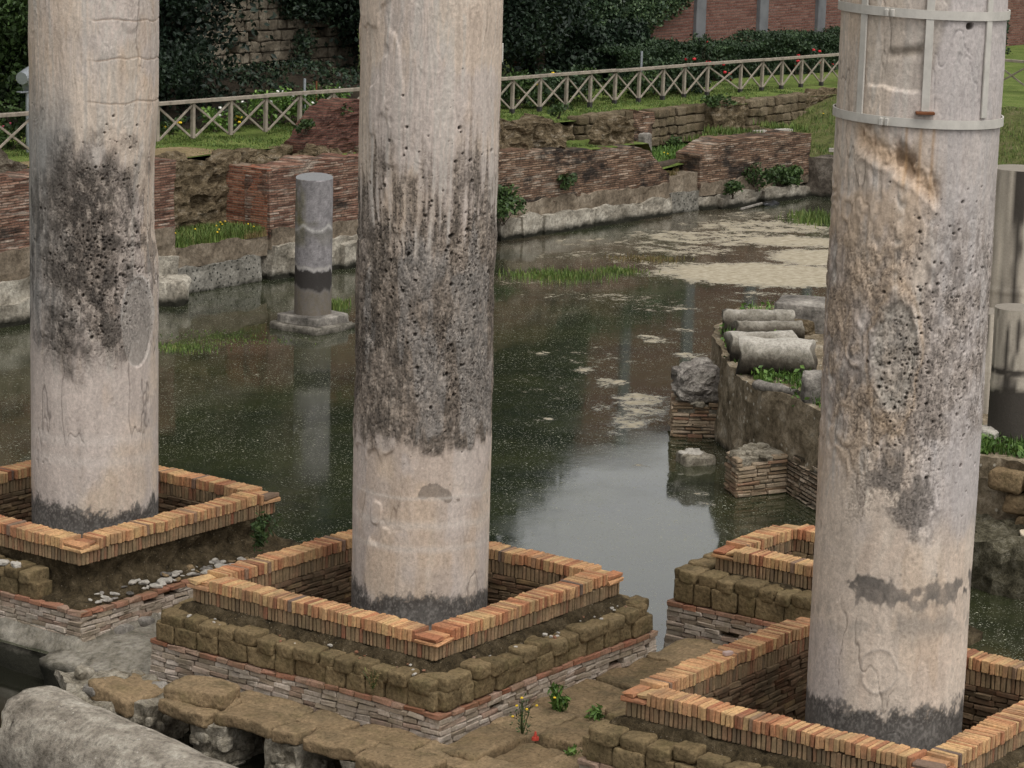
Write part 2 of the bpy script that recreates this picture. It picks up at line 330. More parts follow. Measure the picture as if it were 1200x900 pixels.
INNERBRICK = M_brick('dark inner brick', [(0, (.11, .055, .03)), (.4, (.17, .10, .06)), (.75, (.22, .15, .09)), (1, (.26, .17, .085))], .5, (.06, .05, .03), .8)
MORTAR = M_rough('dark mortar', [(.3, (.045, .036, .022)), (.55, (.10, .083, .055)), (.75, (.17, .145, .105))], 5)
DIRT = M_rough('brown rubble core', [(.3, (.026, .020, .011)), (.5, (.078, .058, .032)), (.7, (.15, .115, .07))], 6, (17, .14, (.24, .20, .145)), 1., .05)
FOOT = M_rough('grey mortar footing', [(.3, (.075, .065, .045)), (.5, (.20, .18, .145)), (.72, (.30, .275, .23))], 3, None, .8, .03, -.05)
TUFA = M_tufa(); TUFASLAB = M_tufa('ochre tufa slab', (.175, .122, .068), (.26, .185, .108), (.10, .08, .048), .45)
RUBBLE = M_rough('pale rubble masonry', [(.3, (.085, .072, .05)), (.48, (.24, .21, .16)), (.68, (.41, .37, .30))], 5, None, .9, .04)
CHIP = M_plain('white marble chip', (.37, .34, .295), .45, 14, .85)
GREYST = M_rough('grey weathered marble', [(.28, (.05, .045, .04)), (.5, (.19, .172, .15)), (.66, (.34, .31, .27)), (.8, (.44, .41, .36))], 2.2, None, .7, .03)
FARBRICK = M_wall('red roman brick', [(.2, (.055, .034, .025)), (.4, (.135, .070, .050)), (.56, (.205, .108, .075)), (.7, (.26, .165, .118)), (.85, (.37, .31, .255))], (.10, .072, .055), .050, .32, ((.032, .027, .023), .56, .9), ((.38, .33, .27), .55, .7))
FARBRICK2 = M_wall('brown roman brick', [(.2, (.05, .033, .024)), (.4, (.125, .074, .05)), (.56, (.195, .118, .078)), (.7, (.26, .175, .12)), (.85, (.37, .31, .25))], (.09, .068, .05), .052, .32, ((.027, .023, .02), .50, .92), ((.40, .35, .285), .56, .65))
REDMOUND = M_wall('dark red brick', [(.25, (.045, .022, .018)), (.5, (.105, .045, .034)), (.8, (.16, .08, .058))], (.08, .055, .042), .05, .22, ((.05, .035, .028), .6, .7))
PIERBRICK = M_wall('pale pier brick', [(.25, (.13, .085, .055)), (.45, (.27, .20, .14)), (.65, (.36, .29, .215)), (.85, (.42, .33, .25))], (.035, .028, .018), .062, .30, ((.10, .085, .05), .6, .6))
GARDENBRICK = M_wall('garden wall brick', [(.25, (.115, .05, .038)), (.5, (.175, .08, .06)), (.8, (.23, .125, .095))], (.16, .115, .095), .09, .3, ((.10, .05, .04), .56, .75), ((.36, .28, .25), .6, .4))
PLASTER = M_rough('pale revetment', [(.27, (.06, .052, .038)), (.43, (.22, .195, .155)), (.6, (.38, .345, .285)), (.75, (.50, .46, .39))], 1.9, None, .8, .04, .10)
STAINED = M_rough('brown stained plaster', [(.28, (.06, .046, .032)), (.5, (.17, .135, .098)), (.7, (.27, .225, .17))], 2.0, None, .8, .03)
PEBBLE = M_rough('pebbly grey mortar', [(.3, (.10, .092, .075)), (.55, (.22, .205, .175)), (.75, (.32, .30, .26))], 2.5, (11, .33, (.035, .035, .03)), .9, .04, 0.)
OLDTUFA = M_rough('rugged old tufa', [(.28, (.03, .023, .014)), (.42, (.10, .074, .043)), (.56, (.19, .145, .09)), (.7, (.34, .29, .22))], 3.4, None, 1., .07, None, (1, 1, 2.6))
CONCR = M_rough('brown podium concrete', [(.27, (.045, .036, .023)), (.42, (.15, .118, .077)), (.56, (.26, .21, .145)), (.72, (.41, .36, .285))], 2.6, (6.5, .2, (.42, .38, .31)), .9, .04, .0)
SOIL = M_rough('dark bank soil', [(.3, (.014, .011, .008)), (.6, (.035, .027, .018)), (.8, (.06, .048, .03))], 1.5)
SAND = M_rough('dry sandy ground', [(.3, (.13, .10, .05)), (.55, (.24, .18, .10)), (.75, (.30, .235, .14))], 2)
WOOD = M_plain('weathered fence wood', (.275, .235, .19), .45, 6, .85, .15, 0, .3, (1, 1, 1)); POSTFOOT = M_plain('dark post socket', (.035, .032, .03), .3)
GRANITE = M_plain('grey granite', (.20, .18, .185), .28, 30, .7, .3)
METAL = M_plain('pale painted steel', (.50, .47, .42), .18, 9, .5, .4); GALV = M_plain('galvanised steel', (.33, .35, .37), .2, 9, .45, .5, .5); RUST = M_plain('rusty steel', (.16, .06, .025), .4, 20, .9)
CONCRETE = M_plain('grey concrete pilaster', (.15, .152, .155), .3, 2.2, .9, .15)
ALGAE = M_rough('black wet algae', [(.3, (.010, .010, .008)), (.7, (.035, .033, .026))], 6)
L_DARK = M_leaf('dark evergreen leaf', [(0, (.012, .022, .014)), (.5, (.022, .040, .020)), (.85, (.036, .062, .028)), (1, (.06, .09, .04))])
L_MID = M_leaf('mid green leaf', [(0, (.022, .040, .012)), (.5, (.045, .082, .022)), (1, (.085, .135, .04))])
L_IVY = M_leaf('ivy leaf', [(0, (.022, .038, .022)), (.4, (.05, .085, .042)), (.75, (.12, .175, .08)), (1, (.22, .29, .13))], .4)
L_HEDGE = M_leaf('hedge leaf', [(0, (.018, .034, .016)), (.6, (.036, .064, .026)), (1, (.075, .115, .05))])
L_BRIGHT = M_leaf('bright weed leaf', [(0, (.05, .10, .02)), (.5, (.10, .19, .035)), (1, (.19, .30, .07))])
GRASSM = M_leaf('grass blade', [(0, (.065, .11, .023)), (.5, (.12, .18, .04)), (.85, (.17, .22, .055)), (1, (.24, .22, .09))], .6)
DRYGRASS = M_leaf('dry grass blade', [(0, (.14, .10, .04)), (.6, (.22, .16, .075)), (1, (.16, .17, .05))], .7)
BARK = M_plain('bark', (.06, .045, .032), .4, 8, .95)
def flower(name, c): return M_plain(name, c, .15, 20, .6)
F_WHITE, F_RED, F_YEL, F_PINK = flower('white petal', (.8, .78, .72)), flower('red petal', (.55, .03, .04)), flower('yellow petal', (.75, .5, .03)), flower('pink petal', (.75, .12, .2))
def M_water():
    g = G('pond water'); s = g.attr('scum'); k = g.attr('rnd'); f = g.noise(2.6, 7, g.map((1, 1, 1)), .72); f2 = g.noise(14, 5, None, .7)
    base = g.mix(g.ramp(g.noise(.5, 5), [(.35, 0.), (.65, 1.)]), (.016, .020, .012), (.034, .038, .017))
    base = g.mix(g.ramp(g.math('ADD', k, g.math('MULTIPLY', g.noise(1.6, 6, None, .7), .8)), [(.72, 0.), (1.05, 1.)]), base, (.060, .048, .032))
    th = g.math('ADD', s, g.math('ADD', g.math('MULTIPLY', g.math('SUBTRACT', f, .5), 1.3), g.math('MULTIPLY', g.math('SUBTRACT', f2, .5), .7)))
    gn = g.noise(38, 3, g.map((1, 1, 1)), .75); base = g.mix(1, base, g.ramp(gn, [(.35, .35), (.5, .9), (.66, 1.9)]), 'MULTIPLY')
    m = g.ramp(th, [(.40, 0.), (.48, .2), (.53, .7), (.66, 1.)])
    sp = g.n('TexVoronoi'); g.l(g.pos, sp.inputs['Vector']); sp.inputs['Scale'].default_value = 11; d = sp.outputs['Distance']; rc = g.sep(sp.outputs['Color'])[0]
    sp2 = g.n('TexVoronoi'); g.l(g.pos, sp2.inputs['Vector']); sp2.inputs['Scale'].default_value = 34; d2 = sp2.outputs['Distance']; rc2 = g.sep(sp2.outputs['Color'])[1]
    dens = g.math('MULTIPLY', g.ramp(g.noise(.45, 4, None, .6), [(.36, .35), (.6, 1.)]), g.ramp(g.noise(2.4, 5, None, .7), [(.36, .3), (.58, 1.)]))
    a = g.math('LESS_THAN', d, g.math('MULTIPLY', g.math('GREATER_THAN', rc, .5), g.math('MULTIPLY', rc, .2)))
    b = g.math('LESS_THAN', d2, g.math('MULTIPLY', g.math('GREATER_THAN', rc2, .45), .27))
    spk = g.math('MULTIPLY', g.math('MAXIMUM', a, g.math('MULTIPLY', b, .75)), dens)
    c = g.mix(spk, base, (.36, .35, .27)); sc_c = g.mix(g.ramp(g.noise(6, 6, None, .75), [(.35, 0.), (.65, 1.)]), (.25, .21, .14), (.46, .405, .31)); c = g.mix(m, c, sc_c)
    alg = g.ramp(g.noise(3.5, 6, None, .7), [(.5, 0.), (.7, .6)]); c = g.mix(g.math('MULTIPLY', alg, g.math('SUBTRACT', 1., m)), c, (.03, .036, .012))
    mm = g.math('MAXIMUM', m, spk); g.put(g.b.inputs['Roughness'], g.math('ADD', g.ramp(g.noise(.8, 5, None, .65), [(.35, .035), (.65, .10)]), g.math('MULTIPLY', mm, .65)))
    r = g.noise(3, 3); g.bump(g.math('ADD', g.math('MULTIPLY', r, .25), g.math('ADD', g.math('MULTIPLY', m, .25), g.math('MULTIPLY', spk, .05))), .12, .02)
    g.put(g.b.inputs['Base Color'], c); g.b.inputs['IOR'].default_value = 1.75; g.put(g.b.inputs['Specular IOR Level'], g.ramp(mm, [(0, .62), (1, .05)])); return g.m
WATER = M_water(); g_ = G('dark ditch water'); PITW = g_.done((.012, .012, .008), .08, .5)
def M_lawn():
    g = G('garden lawn'); f = g.noise(1.1, 6); f2 = g.noise(25, 4); c = g.ramp(f, [(.3, (.08, .11, .027)), (.5, (.13, .175, .043)), (.68, (.17, .195, .062)), (.8, (.20, .17, .08))]); c = g.mix(1, c, g.ramp(f2, [(.3, .55), (.55, 1.), (.8, 1.3)]), 'MULTIPLY'); g.bump(f2, .8, .04); return g.done(c, .95, .1)
LAWN = M_lawn(); SLOPE = M_rough('rough grassy slope', [(.3, (.04, .045, .018)), (.48, (.085, .095, .03)), (.62, (.11, .105, .045)), (.78, (.17, .13, .08))], 2.4)
# ---------------------------------------------------------------- the setting: ground, water, lawns
def grid(xs, ys, zf):
    X, Y = np.meshgrid(xs, ys, indexing='ij'); Z = zf(X, Y); k = np.arange(X.size).reshape(X.shape)
    return np.stack([X, Y, Z], -1).reshape(-1, 3), np.stack([k[:-1, :-1], k[1:, :-1], k[1:, 1:], k[:-1, 1:]], -1).reshape(-1, 4)
def axis(*seg):
    out = []
    for a, b, st in seg: out.append(np.arange(a, b, st))
    return np.concatenate(out+[[seg[-1][1]]])
m = MB(); m.add(*grid(axis((-900, -60, 60), (-60, 80, 10), (80, 1500, 71)), axis((-900, -60, 60), (-60, 80, 10), (80, 1500, 71)), lambda x, y: 0*x-.9)); m.build('ground', SOIL, kind='structure')
def zt_(x): return np.clip(2.41-(x-20.5)*.0125, 1.6, 2.8)              # lawn height at the fence
def terr(x, y):
    z = zt_(x)+.05*fbm(np.stack([x*.7, y*.7, 0*x], -1), 3)
    z = z+sstep(23.4, 28, y)*.75*sstep(37, 31, x) + sstep(24, 40, y)*.0
    return z
m = MB(); m.add(*grid(axis((-80, 5, 8), (5, 62, .5), (62, 300, 14)), axis((20.55, 30, .4), (30, 300, 15)), terr))
m.add(*grid(axis((46, 62, .5), (62, 300, 14)), axis((-150, -10, 10), (-10, 20.55, .5)), terr)); m.build('lawn', LAWN, smooth=True, kind='structure')
def strip(x, y):
    z = np.interp(x, [5, 16.30, 16.36, 19.30, 19.40, 26.8, 27.3, 33.4, 33.9, 35, 39, 46], [2.5, 2.5, .93, .93, 2.2, 2.15, 1.85, 1.75, 1.05, 1.1, 1.25, 2.1])
    return z+.05*fbm(np.stack([x*1.5, y*1.5, 0*x], -1), 3)
m = MB(); m.add(*grid(np.sort(np.concatenate([axis((-20, 39.9, .2)), [16.3, 16.36, 19.3, 19.4]])), axis((19.0, 20.7, .2)), strip)); m.build('lawn', LAWN, smooth=True, kind='structure')
m = MB(); m.add(*grid(axis((39.7, 46.6, .3)), axis((2, 20.75, .3)), lambda x, y: 1.0+1.1*sstep(39.7, 46, x)+.07*fbm(np.stack([x, y, 0*x], -1), 3))); m.build('slope', SLOPE, smooth=True, kind='structure')
m = MB(); m.add(*grid(axis((18, 36, .4)), axis((23.9, 28.6, .3)), lambda x, y: terr(x, y)+.12*sstep(23.9, 24.4, y)*sstep(36, 35, x)-.03+.1*fbm(np.stack([x*2, y*2, 0*x], -1), 3))); m.build('soil_bank', SOIL, smooth=True, kind='structure')
m = MB(); m.add(*grid(axis((14.5, 20.3, .2)), axis((20.6, 22.3, .15)), lambda x, y: terr(x, y)+.012+.03*sstep(20.6, 20.9, y)-.06*sstep(19.3, 20.2, x)-.06*sstep(21.6, 22.2, y))); m.build('sandy_ground', SAND, smooth=True, kind='structure')
# pond: scum, shoals and a painted wall reflection are laid down as blotches in plan
F2 = np.array(CF[:2])/np.linalg.norm(CF[:2]); R2 = np.array([F2[1], -F2[0]])
def blots(X, Y, L):
    o = np.zeros_like(X)
    for u, v, ru, rv, s in L:
        p = px(u, v, z=0.); D = np.linalg.norm(p-CAM); sn = (CAM[2])/D
        a = ((X-p[0])*R2[0]+(Y-p[1])*R2[1])/(ru*D/FPX); b = ((X-p[0])*F2[0]+(Y-p[1])*F2[1])/(rv*D/FPX/sn)
        o = np.maximum(o, s*np.clip(1.6*(1-np.sqrt(a*a+b*b)*.72), 0, 1))
    return o
SCUM = [(905, 322, 150, 15, .92), (965, 302, 75, 11, .85), (850, 279, 150, 12, .56), (900, 266, 120, 10, .58), (800, 293, 80, 9, .52), (930, 283, 90, 8, .72), (900, 253, 90, 8, .45), (790, 310, 70, 6, .5), (700, 300, 100, 9, .42), (700, 348, 120, 8, .4), (640, 350, 80, 6, .38), (720, 285, 120, 8, .42), (650, 300, 60, 4, .42), (610, 330, 40, 6, .4), (780, 360, 80, 8, .4), (745, 480, 70, 20, .42), (700, 420, 80, 20, .34), (640, 450, 90, 30, .3), (900, 345, 60, 5, .45),
        (748, 468, 44, 9, .56), (738, 497, 34, 9, .57), (762, 479, 28, 6, .56), (715, 448, 26, 6, .62), (630, 414, 26, 4, .5), (636, 491, 18, 3, .55), (683, 434, 14, 4, .55), (775, 399, 32, 5, .52), (803, 387, 26, 4, .5), (757, 395, 20, 4, .5), (810, 416, 30, 6, .5), (816, 437, 26, 6, .5), (752, 546, 22, 4, .52), (660, 455, 16, 3, .42), (716, 510, 20, 4, .42),
        (822, 578, 20, 5, .5), (828, 590, 26, 5, .48), (690, 650, 60, 20, .2), (300, 590, 40, 10, .2), (340, 620, 20, 4, .5), (300, 440, 20, 4, .42), (330, 470, 16, 3, .4), (260, 485, 14, 3, .35), (205, 540, 20, 4, .4), (720, 770, 60, 30, .2), (540, 470, 20, 4, .38), (860, 350, 60, 6, .35), (800, 600, 14, 3, .4)]
SHOAL_AND_REFLECTION = [(650, 330, 110, 12, .75), (640, 286, 150, 16, .55), (850, 262, 130, 22, .7), (900, 300, 120, 26, .8), (260, 406, 90, 12, .6), (700, 310, 120, 12, .6), (270, 365, 90, 14, .35), (740, 470, 90, 50, .3)]  # last blot paints the red wall's reflection as brown water colour
m = MB(); V, Q = grid(axis((-2., 6, .5), (6, 42, .22), (42, 47, 1)), axis((-60, -8, 4), (-8, 19.6, .22)), lambda x, y: 0*x)
m.add(V, Q, None, blots(V[:, 0], V[:, 1], SHOAL_AND_REFLECTION))
w = m.build('water', WATER, kind='structure'); a = w.data.attributes.new('scum', 'FLOAT', 'POINT'); a.data.foreach_set('value', blots(V[:, 0], V[:, 1], SCUM).astype(np.float32))
m = MB(); m.add(*grid(axis((-40, -2, 1)), axis((-60, 60, 2)), lambda x, y: 0*x-.27), None, 0.); m.build('water', PITW, kind='structure')
for i, (y0, y1) in enumerate(((7.3, 19), (-40, -7.8))):
    m = MB(); wallgrid(m, (-2.3, y1), (-2.3, y0), -.8, .2, .7, .3, .06); m.build('low_bank_wall', RUBBLE, label=['low rubble bank wall running left from the leftmost enclosure', 'low rubble bank wall running right from the rightmost enclosure'][i], cat='wall')
# ---------------------------------------------------------------- marble columns
def column(cx, cy, style, label, cat='column'):
    rad = .757; du = .0122; zlo = .75; zhi = 8.1
    u = np.concatenate([np.arange(-np.pi, -1.8, .07), np.arange(-1.8, 1.8, du), np.arange(1.8, np.pi, .07)]); a0 = math.atan2(CAM[1]-cy, CAM[0]-cx)
    z = np.concatenate([np.arange(-.3, zlo, .15), np.arange(zlo, zhi, .0095), np.arange(zhi, 11.5, .2)])
    Zg, Ug = np.meshgrid(z, u, indexing='ij'); A = Ug+a0; X = np.cos(A)*rad; Y = np.sin(A)*rad; S = np.sin(Ug)
    off = {'L': 3.1, 'M': 11.7, 'R': 23.3}[style]; P = np.stack([X+off, Y-off, Zg], -1)
    lin = lambda a, b, t: a+(b-a)*t[..., None]
    wv = fbm(P*(1.3, 1.3, .42), 3, 1)
    q = np.stack([P[..., 0]*3.2+wv*2.6, P[..., 1]*3.2+wv*2.6, Zg*.32+wv*1.4], -1)
    v1 = fbm(q*1.0, 5, 3); st = fbm(P*(17, 17, .8)+wv[..., None]*3, 3, 8); fine = fbm(P*(38, 38, 24), 3, 12)
    blot = fbm(P*(1.1, 1.1, .8), 4, 20); n3 = fbm(P*(3.2, 3.2, 2.2), 5, 33); n9 = fbm(P*(9, 9, 6), 4, 41)
    wr = np.sin((v1*3.2+wv*1.5)*14)*sstep(2.4, 5.5, Zg+blot*2); stc = st*.55; st = st*(.15+.85*sstep(2.6, 3.4, Zg+.5*blot)); hm = np.zeros_like(Zg); gm = np.zeros_like(Zg)
    cream = np.array([.565, .47, .385]); pink = np.array([.54, .435, .35]); lil = np.array([.455, .395, .36]); blue = np.array([.385, .355, .315])
    col = lin(cream, pink, sstep(-.15, .35, v1)); col = col+(lil-col)*(sstep(.05, .3, blot+.3*st)*.75)[..., None]
    col = col+(blue-col)*(sstep(.12, .4, st-.2*v1)*.6)[..., None]
    col = col*(1+.07*np.clip(wr, -1, 1)*sstep(.0, .3, np.abs(v1)))[..., None]*(1+.30*np.where(np.abs(st) > np.abs(stc), st, stc))[..., None]; crk = np.exp(-(fbm(P*(2.4, 2.4, .7), 4, 91)/.012)**2)*sstep(.0, .25, fbm(P*(1.2, 1.2, .6), 3, 95)); col = col*(1-.45*crk)[..., None]
    ochre = np.array([.40, .25, .12]); col = col+(ochre-col)*(sstep(.30, .42, fbm(P*(2.3, 2.3, .9), 4, 55))*.18)[..., None]
    r = .0022*wr*sstep(.05, .3, np.abs(v1))+.005*st+.010*blot+.002*fine-.008*crk+.006*n3*sstep(2.5, 3.2, Zg)
    def mixc(c, f): return col+(np.array(c)-col)*np.clip(f, 0, 1)[..., None]
    dark = (.052, .044, .037); holes = []
    if style == 'M':
        g = sstep(2.80, 2.95, Zg+.3*n3+.12*st+.1*n9)*sstep(6.25, 5.0, Zg+1.1*n3+1.5*st)
        n20 = fbm(P*(22, 22, 9), 4, 61); n50 = fbm(P*(46, 46, 26), 2, 63); gm = g; col = mixc((.205, .166, .132), g*(.84+.2*n3)); col = mixc((.09, .073, .058), g*sstep(-.25, .35, n3+.5*n20+.4*n9)*.5); col = mixc(dark, g*sstep(-.05, .35, n20+.35*n9+.6*n50)*.42); col = mixc((.33, .28, .235), g*sstep(.05, .4, -n20-.35*n9-.5*n50)*.6); r += .012*g*n20+.01*g*n9; hm = g*(.14+.45*sstep(-.05, .25, n3))*sstep(2.95, 3.3, Zg)
        col = mixc((.30, .28, .26), sstep(.2, .3, fbm(P*(4, 4, .9), 3, 71))*g*.4)
        r -= .028*sstep(2.7, 3.2, Zg)*sstep(5.9, 4.9, Zg)*(.6+.8*n3)
        pt = sstep(.02, -.02, np.hypot((S-.22)/.32, (Zg-2.27-.05*np.sin(S*9))/.13)-.8+.5*n9); col = mixc((.20, .165, .135), pt*.8)
        for zz, wd in ((1.92, .05), (1.66, .035), (2.22, .02)): col = mixc((.60, .54, .48), np.exp(-((Zg-zz-.03*n3)/wd)**2)*.45)
        holes = [(rng.uniform(-1.5, 1.5), rng.normal(4.6, .75), .005+.016*rng.random()**3) for _ in range(900)]; zb = 1.10
        cut = sstep(.10, .16, fbm(P*(1.6, 1.6, .9), 4, 81))*sstep(-.2, -.5, S); r -= .02*cut
    elif style == 'L':
        g = sstep(2.85, 3.4, Zg+.5*n3)*sstep(6.0, 5.3, Zg+.8*n3+.5*np.abs(S+.1))
        mid = sstep(-1.0, -.2, S+.25*n3)*sstep(.95, .15, S+.3*n3+.15*np.sin(Zg*2))
        col = mixc((.29, .275, .255), sstep(-.15, -.4, S+.2*n3)*sstep(2.9, 3.6, Zg+.4*n3)*sstep(6.6, 5.6, Zg+.7*st)*(.85+.6*st)); col = mixc((.12, .11, .10), sstep(-.1, -.35, S)*g*sstep(-.04, .2, st+.25*n9)*.6)
        n20 = fbm(P*(22, 22, 10), 4, 61); n50 = fbm(P*(46, 46, 26), 2, 63); gm = g*(.25+.75*mid); col = mixc((.21, .172, .14), g*mid*(.78+.4*n3)); col = mixc((.10, .082, .068), g*mid*sstep(-.2, .35, n3+.5*n20+.3*n9)*.7); col = mixc(dark, g*mid*sstep(-.02, .35, n20+.4*n9+.6*n50)*.42); col = mixc((.36, .31, .26), g*mid*sstep(.06, .22, -n20-.3*n50)*.45); r += g*mid*(.012*n20+.01*n9); col = mixc(dark, g*sstep(.10, .28, n9+.3*n3)*.55)
        e = np.hypot((S-.66)/.25, (Zg-3.40)/.55); col = mixc((.30, .27, .24), sstep(1, .93, e+.12*n9)*.8); col = mixc((.52, .48, .44), np.exp(-((e+.12*n9-1.0)/.07)**2)*sstep(3.3, 3.5, Zg)*.8); r -= .02*sstep(1, .93, e)
        r -= .05*sstep(.75, .98, S)*sstep(4.0, 4.5, Zg)*sstep(6.0, 5.2, Zg)+.02*g*n3
        e = np.hypot((S-.55)/.16, (Zg-7.05)/.25); r += .02*sstep(1.1, .7, e)
        for zz in (1.75, 2.0): col = mixc((.60, .54, .49), np.exp(-((Zg-zz-.03*n3)/.07)**2)*.4)
        for zz in (6.0, 6.5, 6.95): col = mixc((.30, .22, .16), np.exp(-((Zg-zz-.06*n3)/.008)**2)*sstep(-.2, .1, S)*.7); r -= .006*np.exp(-((Zg-zz-.06*n3)/.012)**2)*sstep(-.2, .1, S)
        hm = g*(.05+.42*mid*sstep(-.1, .2, n3)+.18*sstep(.3, .6, S)); holes = [(rng.normal(.15, .5), rng.normal(4.35, .6), .005+.016*rng.random()**3) for _ in range(620)]; zb = 1.13
    else:
        col = mixc((.40, .365, .355), sstep(.0, .4, S+.2*n3)*sstep(2.6, 3.2, Zg)*.7)
        g = sstep(2.85, 3.2, Zg+.6*n3)*sstep(4.3, 3.5, Zg+.7*n3); col = mixc((.15, .128, .11), g*sstep(.75, .2, np.abs(S-.05))*sstep(-.05, .25, n9+.6*n3)*.9)
        g2 = sstep(3.4, 4.2, Zg+.4*n3)*sstep(6.2, 5.4, Zg+.7*n3); n20 = fbm(P*(22, 22, 10), 4, 61); cru = sstep(3.2, 3.8, Zg+.4*n3)*sstep(6.5, 6.0, Zg)*sstep(.45, .0, S+.4*n3); sw = np.sin(fbm(P*(2.2, 2.2, 1.3), 4, 141)*26); r += .007*cru*sw; gm = np.clip(g2*(.6+1.2*n3)+.8*g*sstep(.8, .3, np.abs(S)), 0, 1); col = mixc((.27, .215, .168), g2*sstep(-.25, .4, n3+.4*n9)*.55); col = mixc((.46, .345, .245), cru*sstep(-.1, .35, n3-.3*n9+.15*sw)*.7); col = mixc((.10, .08, .065), g2*sstep(-.05, .4, n20+.4*n9+.3*n3)*.45); r += .008*g2*n20
        e = np.hypot((S+.12)/.30, (Zg-4.55)/.62)+.22*n9+.15*n3; col = mixc((.30, .28, .25), sstep(1.05, .8, e)*.5); gm = np.maximum(gm, .8*sstep(1., .8, e)*sstep(.2, .5, e+n3)); col = mixc((.45, .40, .34), np.exp(-((e-.75)/.10)**2)*.5); r += .02*np.exp(-((e-.95)/.12)**2)-.012*sstep(.9, .8, e); col = mixc((.36, .26, .17), np.exp(-((e-1.12)/.07)**2)*.5)
        dd = Zg-(6.42-.42*(S+.35)-.25*np.clip(S, 0, 1))-.06*n9; br = np.exp(-(dd/.13)**2)*sstep(-.82, -.66, S)*sstep(.36, .22, S); col = mixc((.56, .40, .27), br*.95); col = mixc((.12, .07, .035), br*sstep(.1, .25, n9)*.8); r -= .035*br*(1+2*n9)-.016*np.exp(-((dd+.16)/.05)**2)*sstep(-.8, -.6, S)*sstep(.4, .25, S)
        e2 = np.exp(-((Zg-7.36-.1*S-.03*n9)/.045)**2)*sstep(-.45, -.35, S)*sstep(.06, -.02, S); col = mixc((.11, .08, .05), e2*(.5+2*np.abs(n9))); r -= .03*e2
        pa = sstep(6.98-.08*S, 7.02-.08*S, Zg+.05*n9)*sstep(-.58, -.5, S-.25*(Zg-7.3))*sstep(.2, .12, S-.3*(Zg-7.3)); r -= .028*pa; col = mixc((.44, .38, .32), pa*.5)
        bb = sstep(.14, .09, np.abs(Zg-2.28-.16*n9-.05*n3))*sstep(-.06, .0, n3*.8+.5*n9+.06)*sstep(-.55, -.48, S+.1*n9); col = mixc((.15, .13, .112), bb*(.8+.5*n9)); col = mixc((.30, .27, .245), sstep(.1, .3, st+.3*n9)*sstep(1.3, 1.6, Zg)*sstep(3.2, 2.8, Zg)*sstep(-.1, .3, S)*.45); col = mixc((.22, .20, .175), np.exp(-((Zg-2.0)/.16)**2)*sstep(.05, .3, n3)*.6)
        for zz, rr_ in ((7.6, .3), ): h = np.hypot((S-.55)/.045, (Zg-zz)/.035); col = mixc((.06, .05, .04), sstep(1.1, .7, h)); r -= .05*sstep(1.1, .6, h)
        for zz, ss in ((6.65, .05), (6.55, .2), (6.6, -.12)): col = mixc((.36, .22, .11), np.exp(-((S-ss-.01*n9)/.02)**2)*sstep(5.9, 6.3, Zg)*sstep(6.72, 6.68, Zg)*.6)
        e = np.hypot((S+.1)/.22, (Zg-1.55)/.22)+.15*n9; r += .006*np.exp(-((e-1)/.1)**2); col = mixc((.34, .29, .25), np.exp(-((e-1)/.06)**2)*.5)
        hm = g2*sstep(-.45, .1, S)*(.05+.2*sstep(-.1, .2, n3)); holes = [(rng.uniform(-.3, 1.3), rng.normal(4.75, .65), .005+.012*rng.random()**3) for _ in range(520)]+[(rng.normal(-.1, .16), rng.normal(4.55, .3), rng.uniform(.008, .016)) for _ in range(30)]; zb = 1.11
    bt = sstep(zb+.07, zb-.05, Zg-.10*n3-.06*n9); n40 = fbm(P*(52, 52, 40), 2, 77); bt = sstep(zb+.06, zb-.05, Zg-.14*n3-.10*n40-.14*n9); lo = sstep(zb-.04, zb-.24, Zg-.14*n3-.1*n9); col = mixc((.055, .049, .044), bt*.95); col = mixc((.165, .15, .135), lo*(.70+.5*n9)); col = mixc((.30, .27, .24), bt*sstep(.12, .3, n40)*.4); col = mixc((.06, .054, .048), lo*sstep(.1, .3, -n40+.4*n9)*.45)
    cv = np.exp(-(fbm(P*(22, 22, 6), 3, 121)/.030)**2); cg = np.exp(-(fbm(P*(30, 30, 20), 3, 125)/.035)**2); gr = noise(P*(78, 78, 48), 131)+.8*rng.normal(0, .5, Zg.shape); cm = np.maximum(cv, cg); gm = np.clip(gm+.10, 0, 1)
    col = col*(1-.55*gm*cm)[..., None]*np.clip(1+(.05+.20*gm)*gr, .3, 1.8)[..., None]; r += gm*(.0035*gr-.008*cm)
    hk = np.array([(off+math.cos(h_[0]), math.sin(h_[0])-off, h_[1]) for h_ in holes]); hk = fbm(hk*(2.6, 2.6, 1.8), 3, 101) > -.02; holes = [h_ for h_, k_ in zip(holes, hk) if k_]
    for hu, hz, hr in holes:                                               # borings of date mussels, shade of their depth and algae painted dark inside
        i0, i1 = np.searchsorted(z, (hz-hr*1.8, hz+hr*1.8)); j0, j1 = np.searchsorted(u, (hu-hr*1.8/rad, hu+hr*1.8/rad))
        if i1 <= i0 or j1 <= j0: continue
        d = np.hypot((Ug[i0:i1, j0:j1]-hu)*rad, Zg[i0:i1, j0:j1]-hz)/hr; k = sstep(1.25, .55, d); r[i0:i1, j0:j1] -= k*min(.045, hr*2.2)
        col[i0:i1, j0:j1] += (np.array([.022, .018, .015])-col[i0:i1, j0:j1])*(k*.85)[..., None]
    col = np.clip(col*(1+(.22+.3*gm)*fine+.14*n3+.10*blot)[..., None], .012, .72)
    R = rad+r; V = np.stack([cx+np.cos(A)*R, cy+np.sin(A)*R, Zg], -1); n = V.shape[1]; k = np.arange(V.shape[0]*n).reshape(-1, n); b = np.roll(k, -1, 1)
    Q = np.stack([k[:-1], b[:-1], b[1:], k[1:]], -1).reshape(-1, 4); m = MB(); m.add(V, Q, None, np.clip(hm, 0, 1).ravel(), col.reshape(-1, 3))
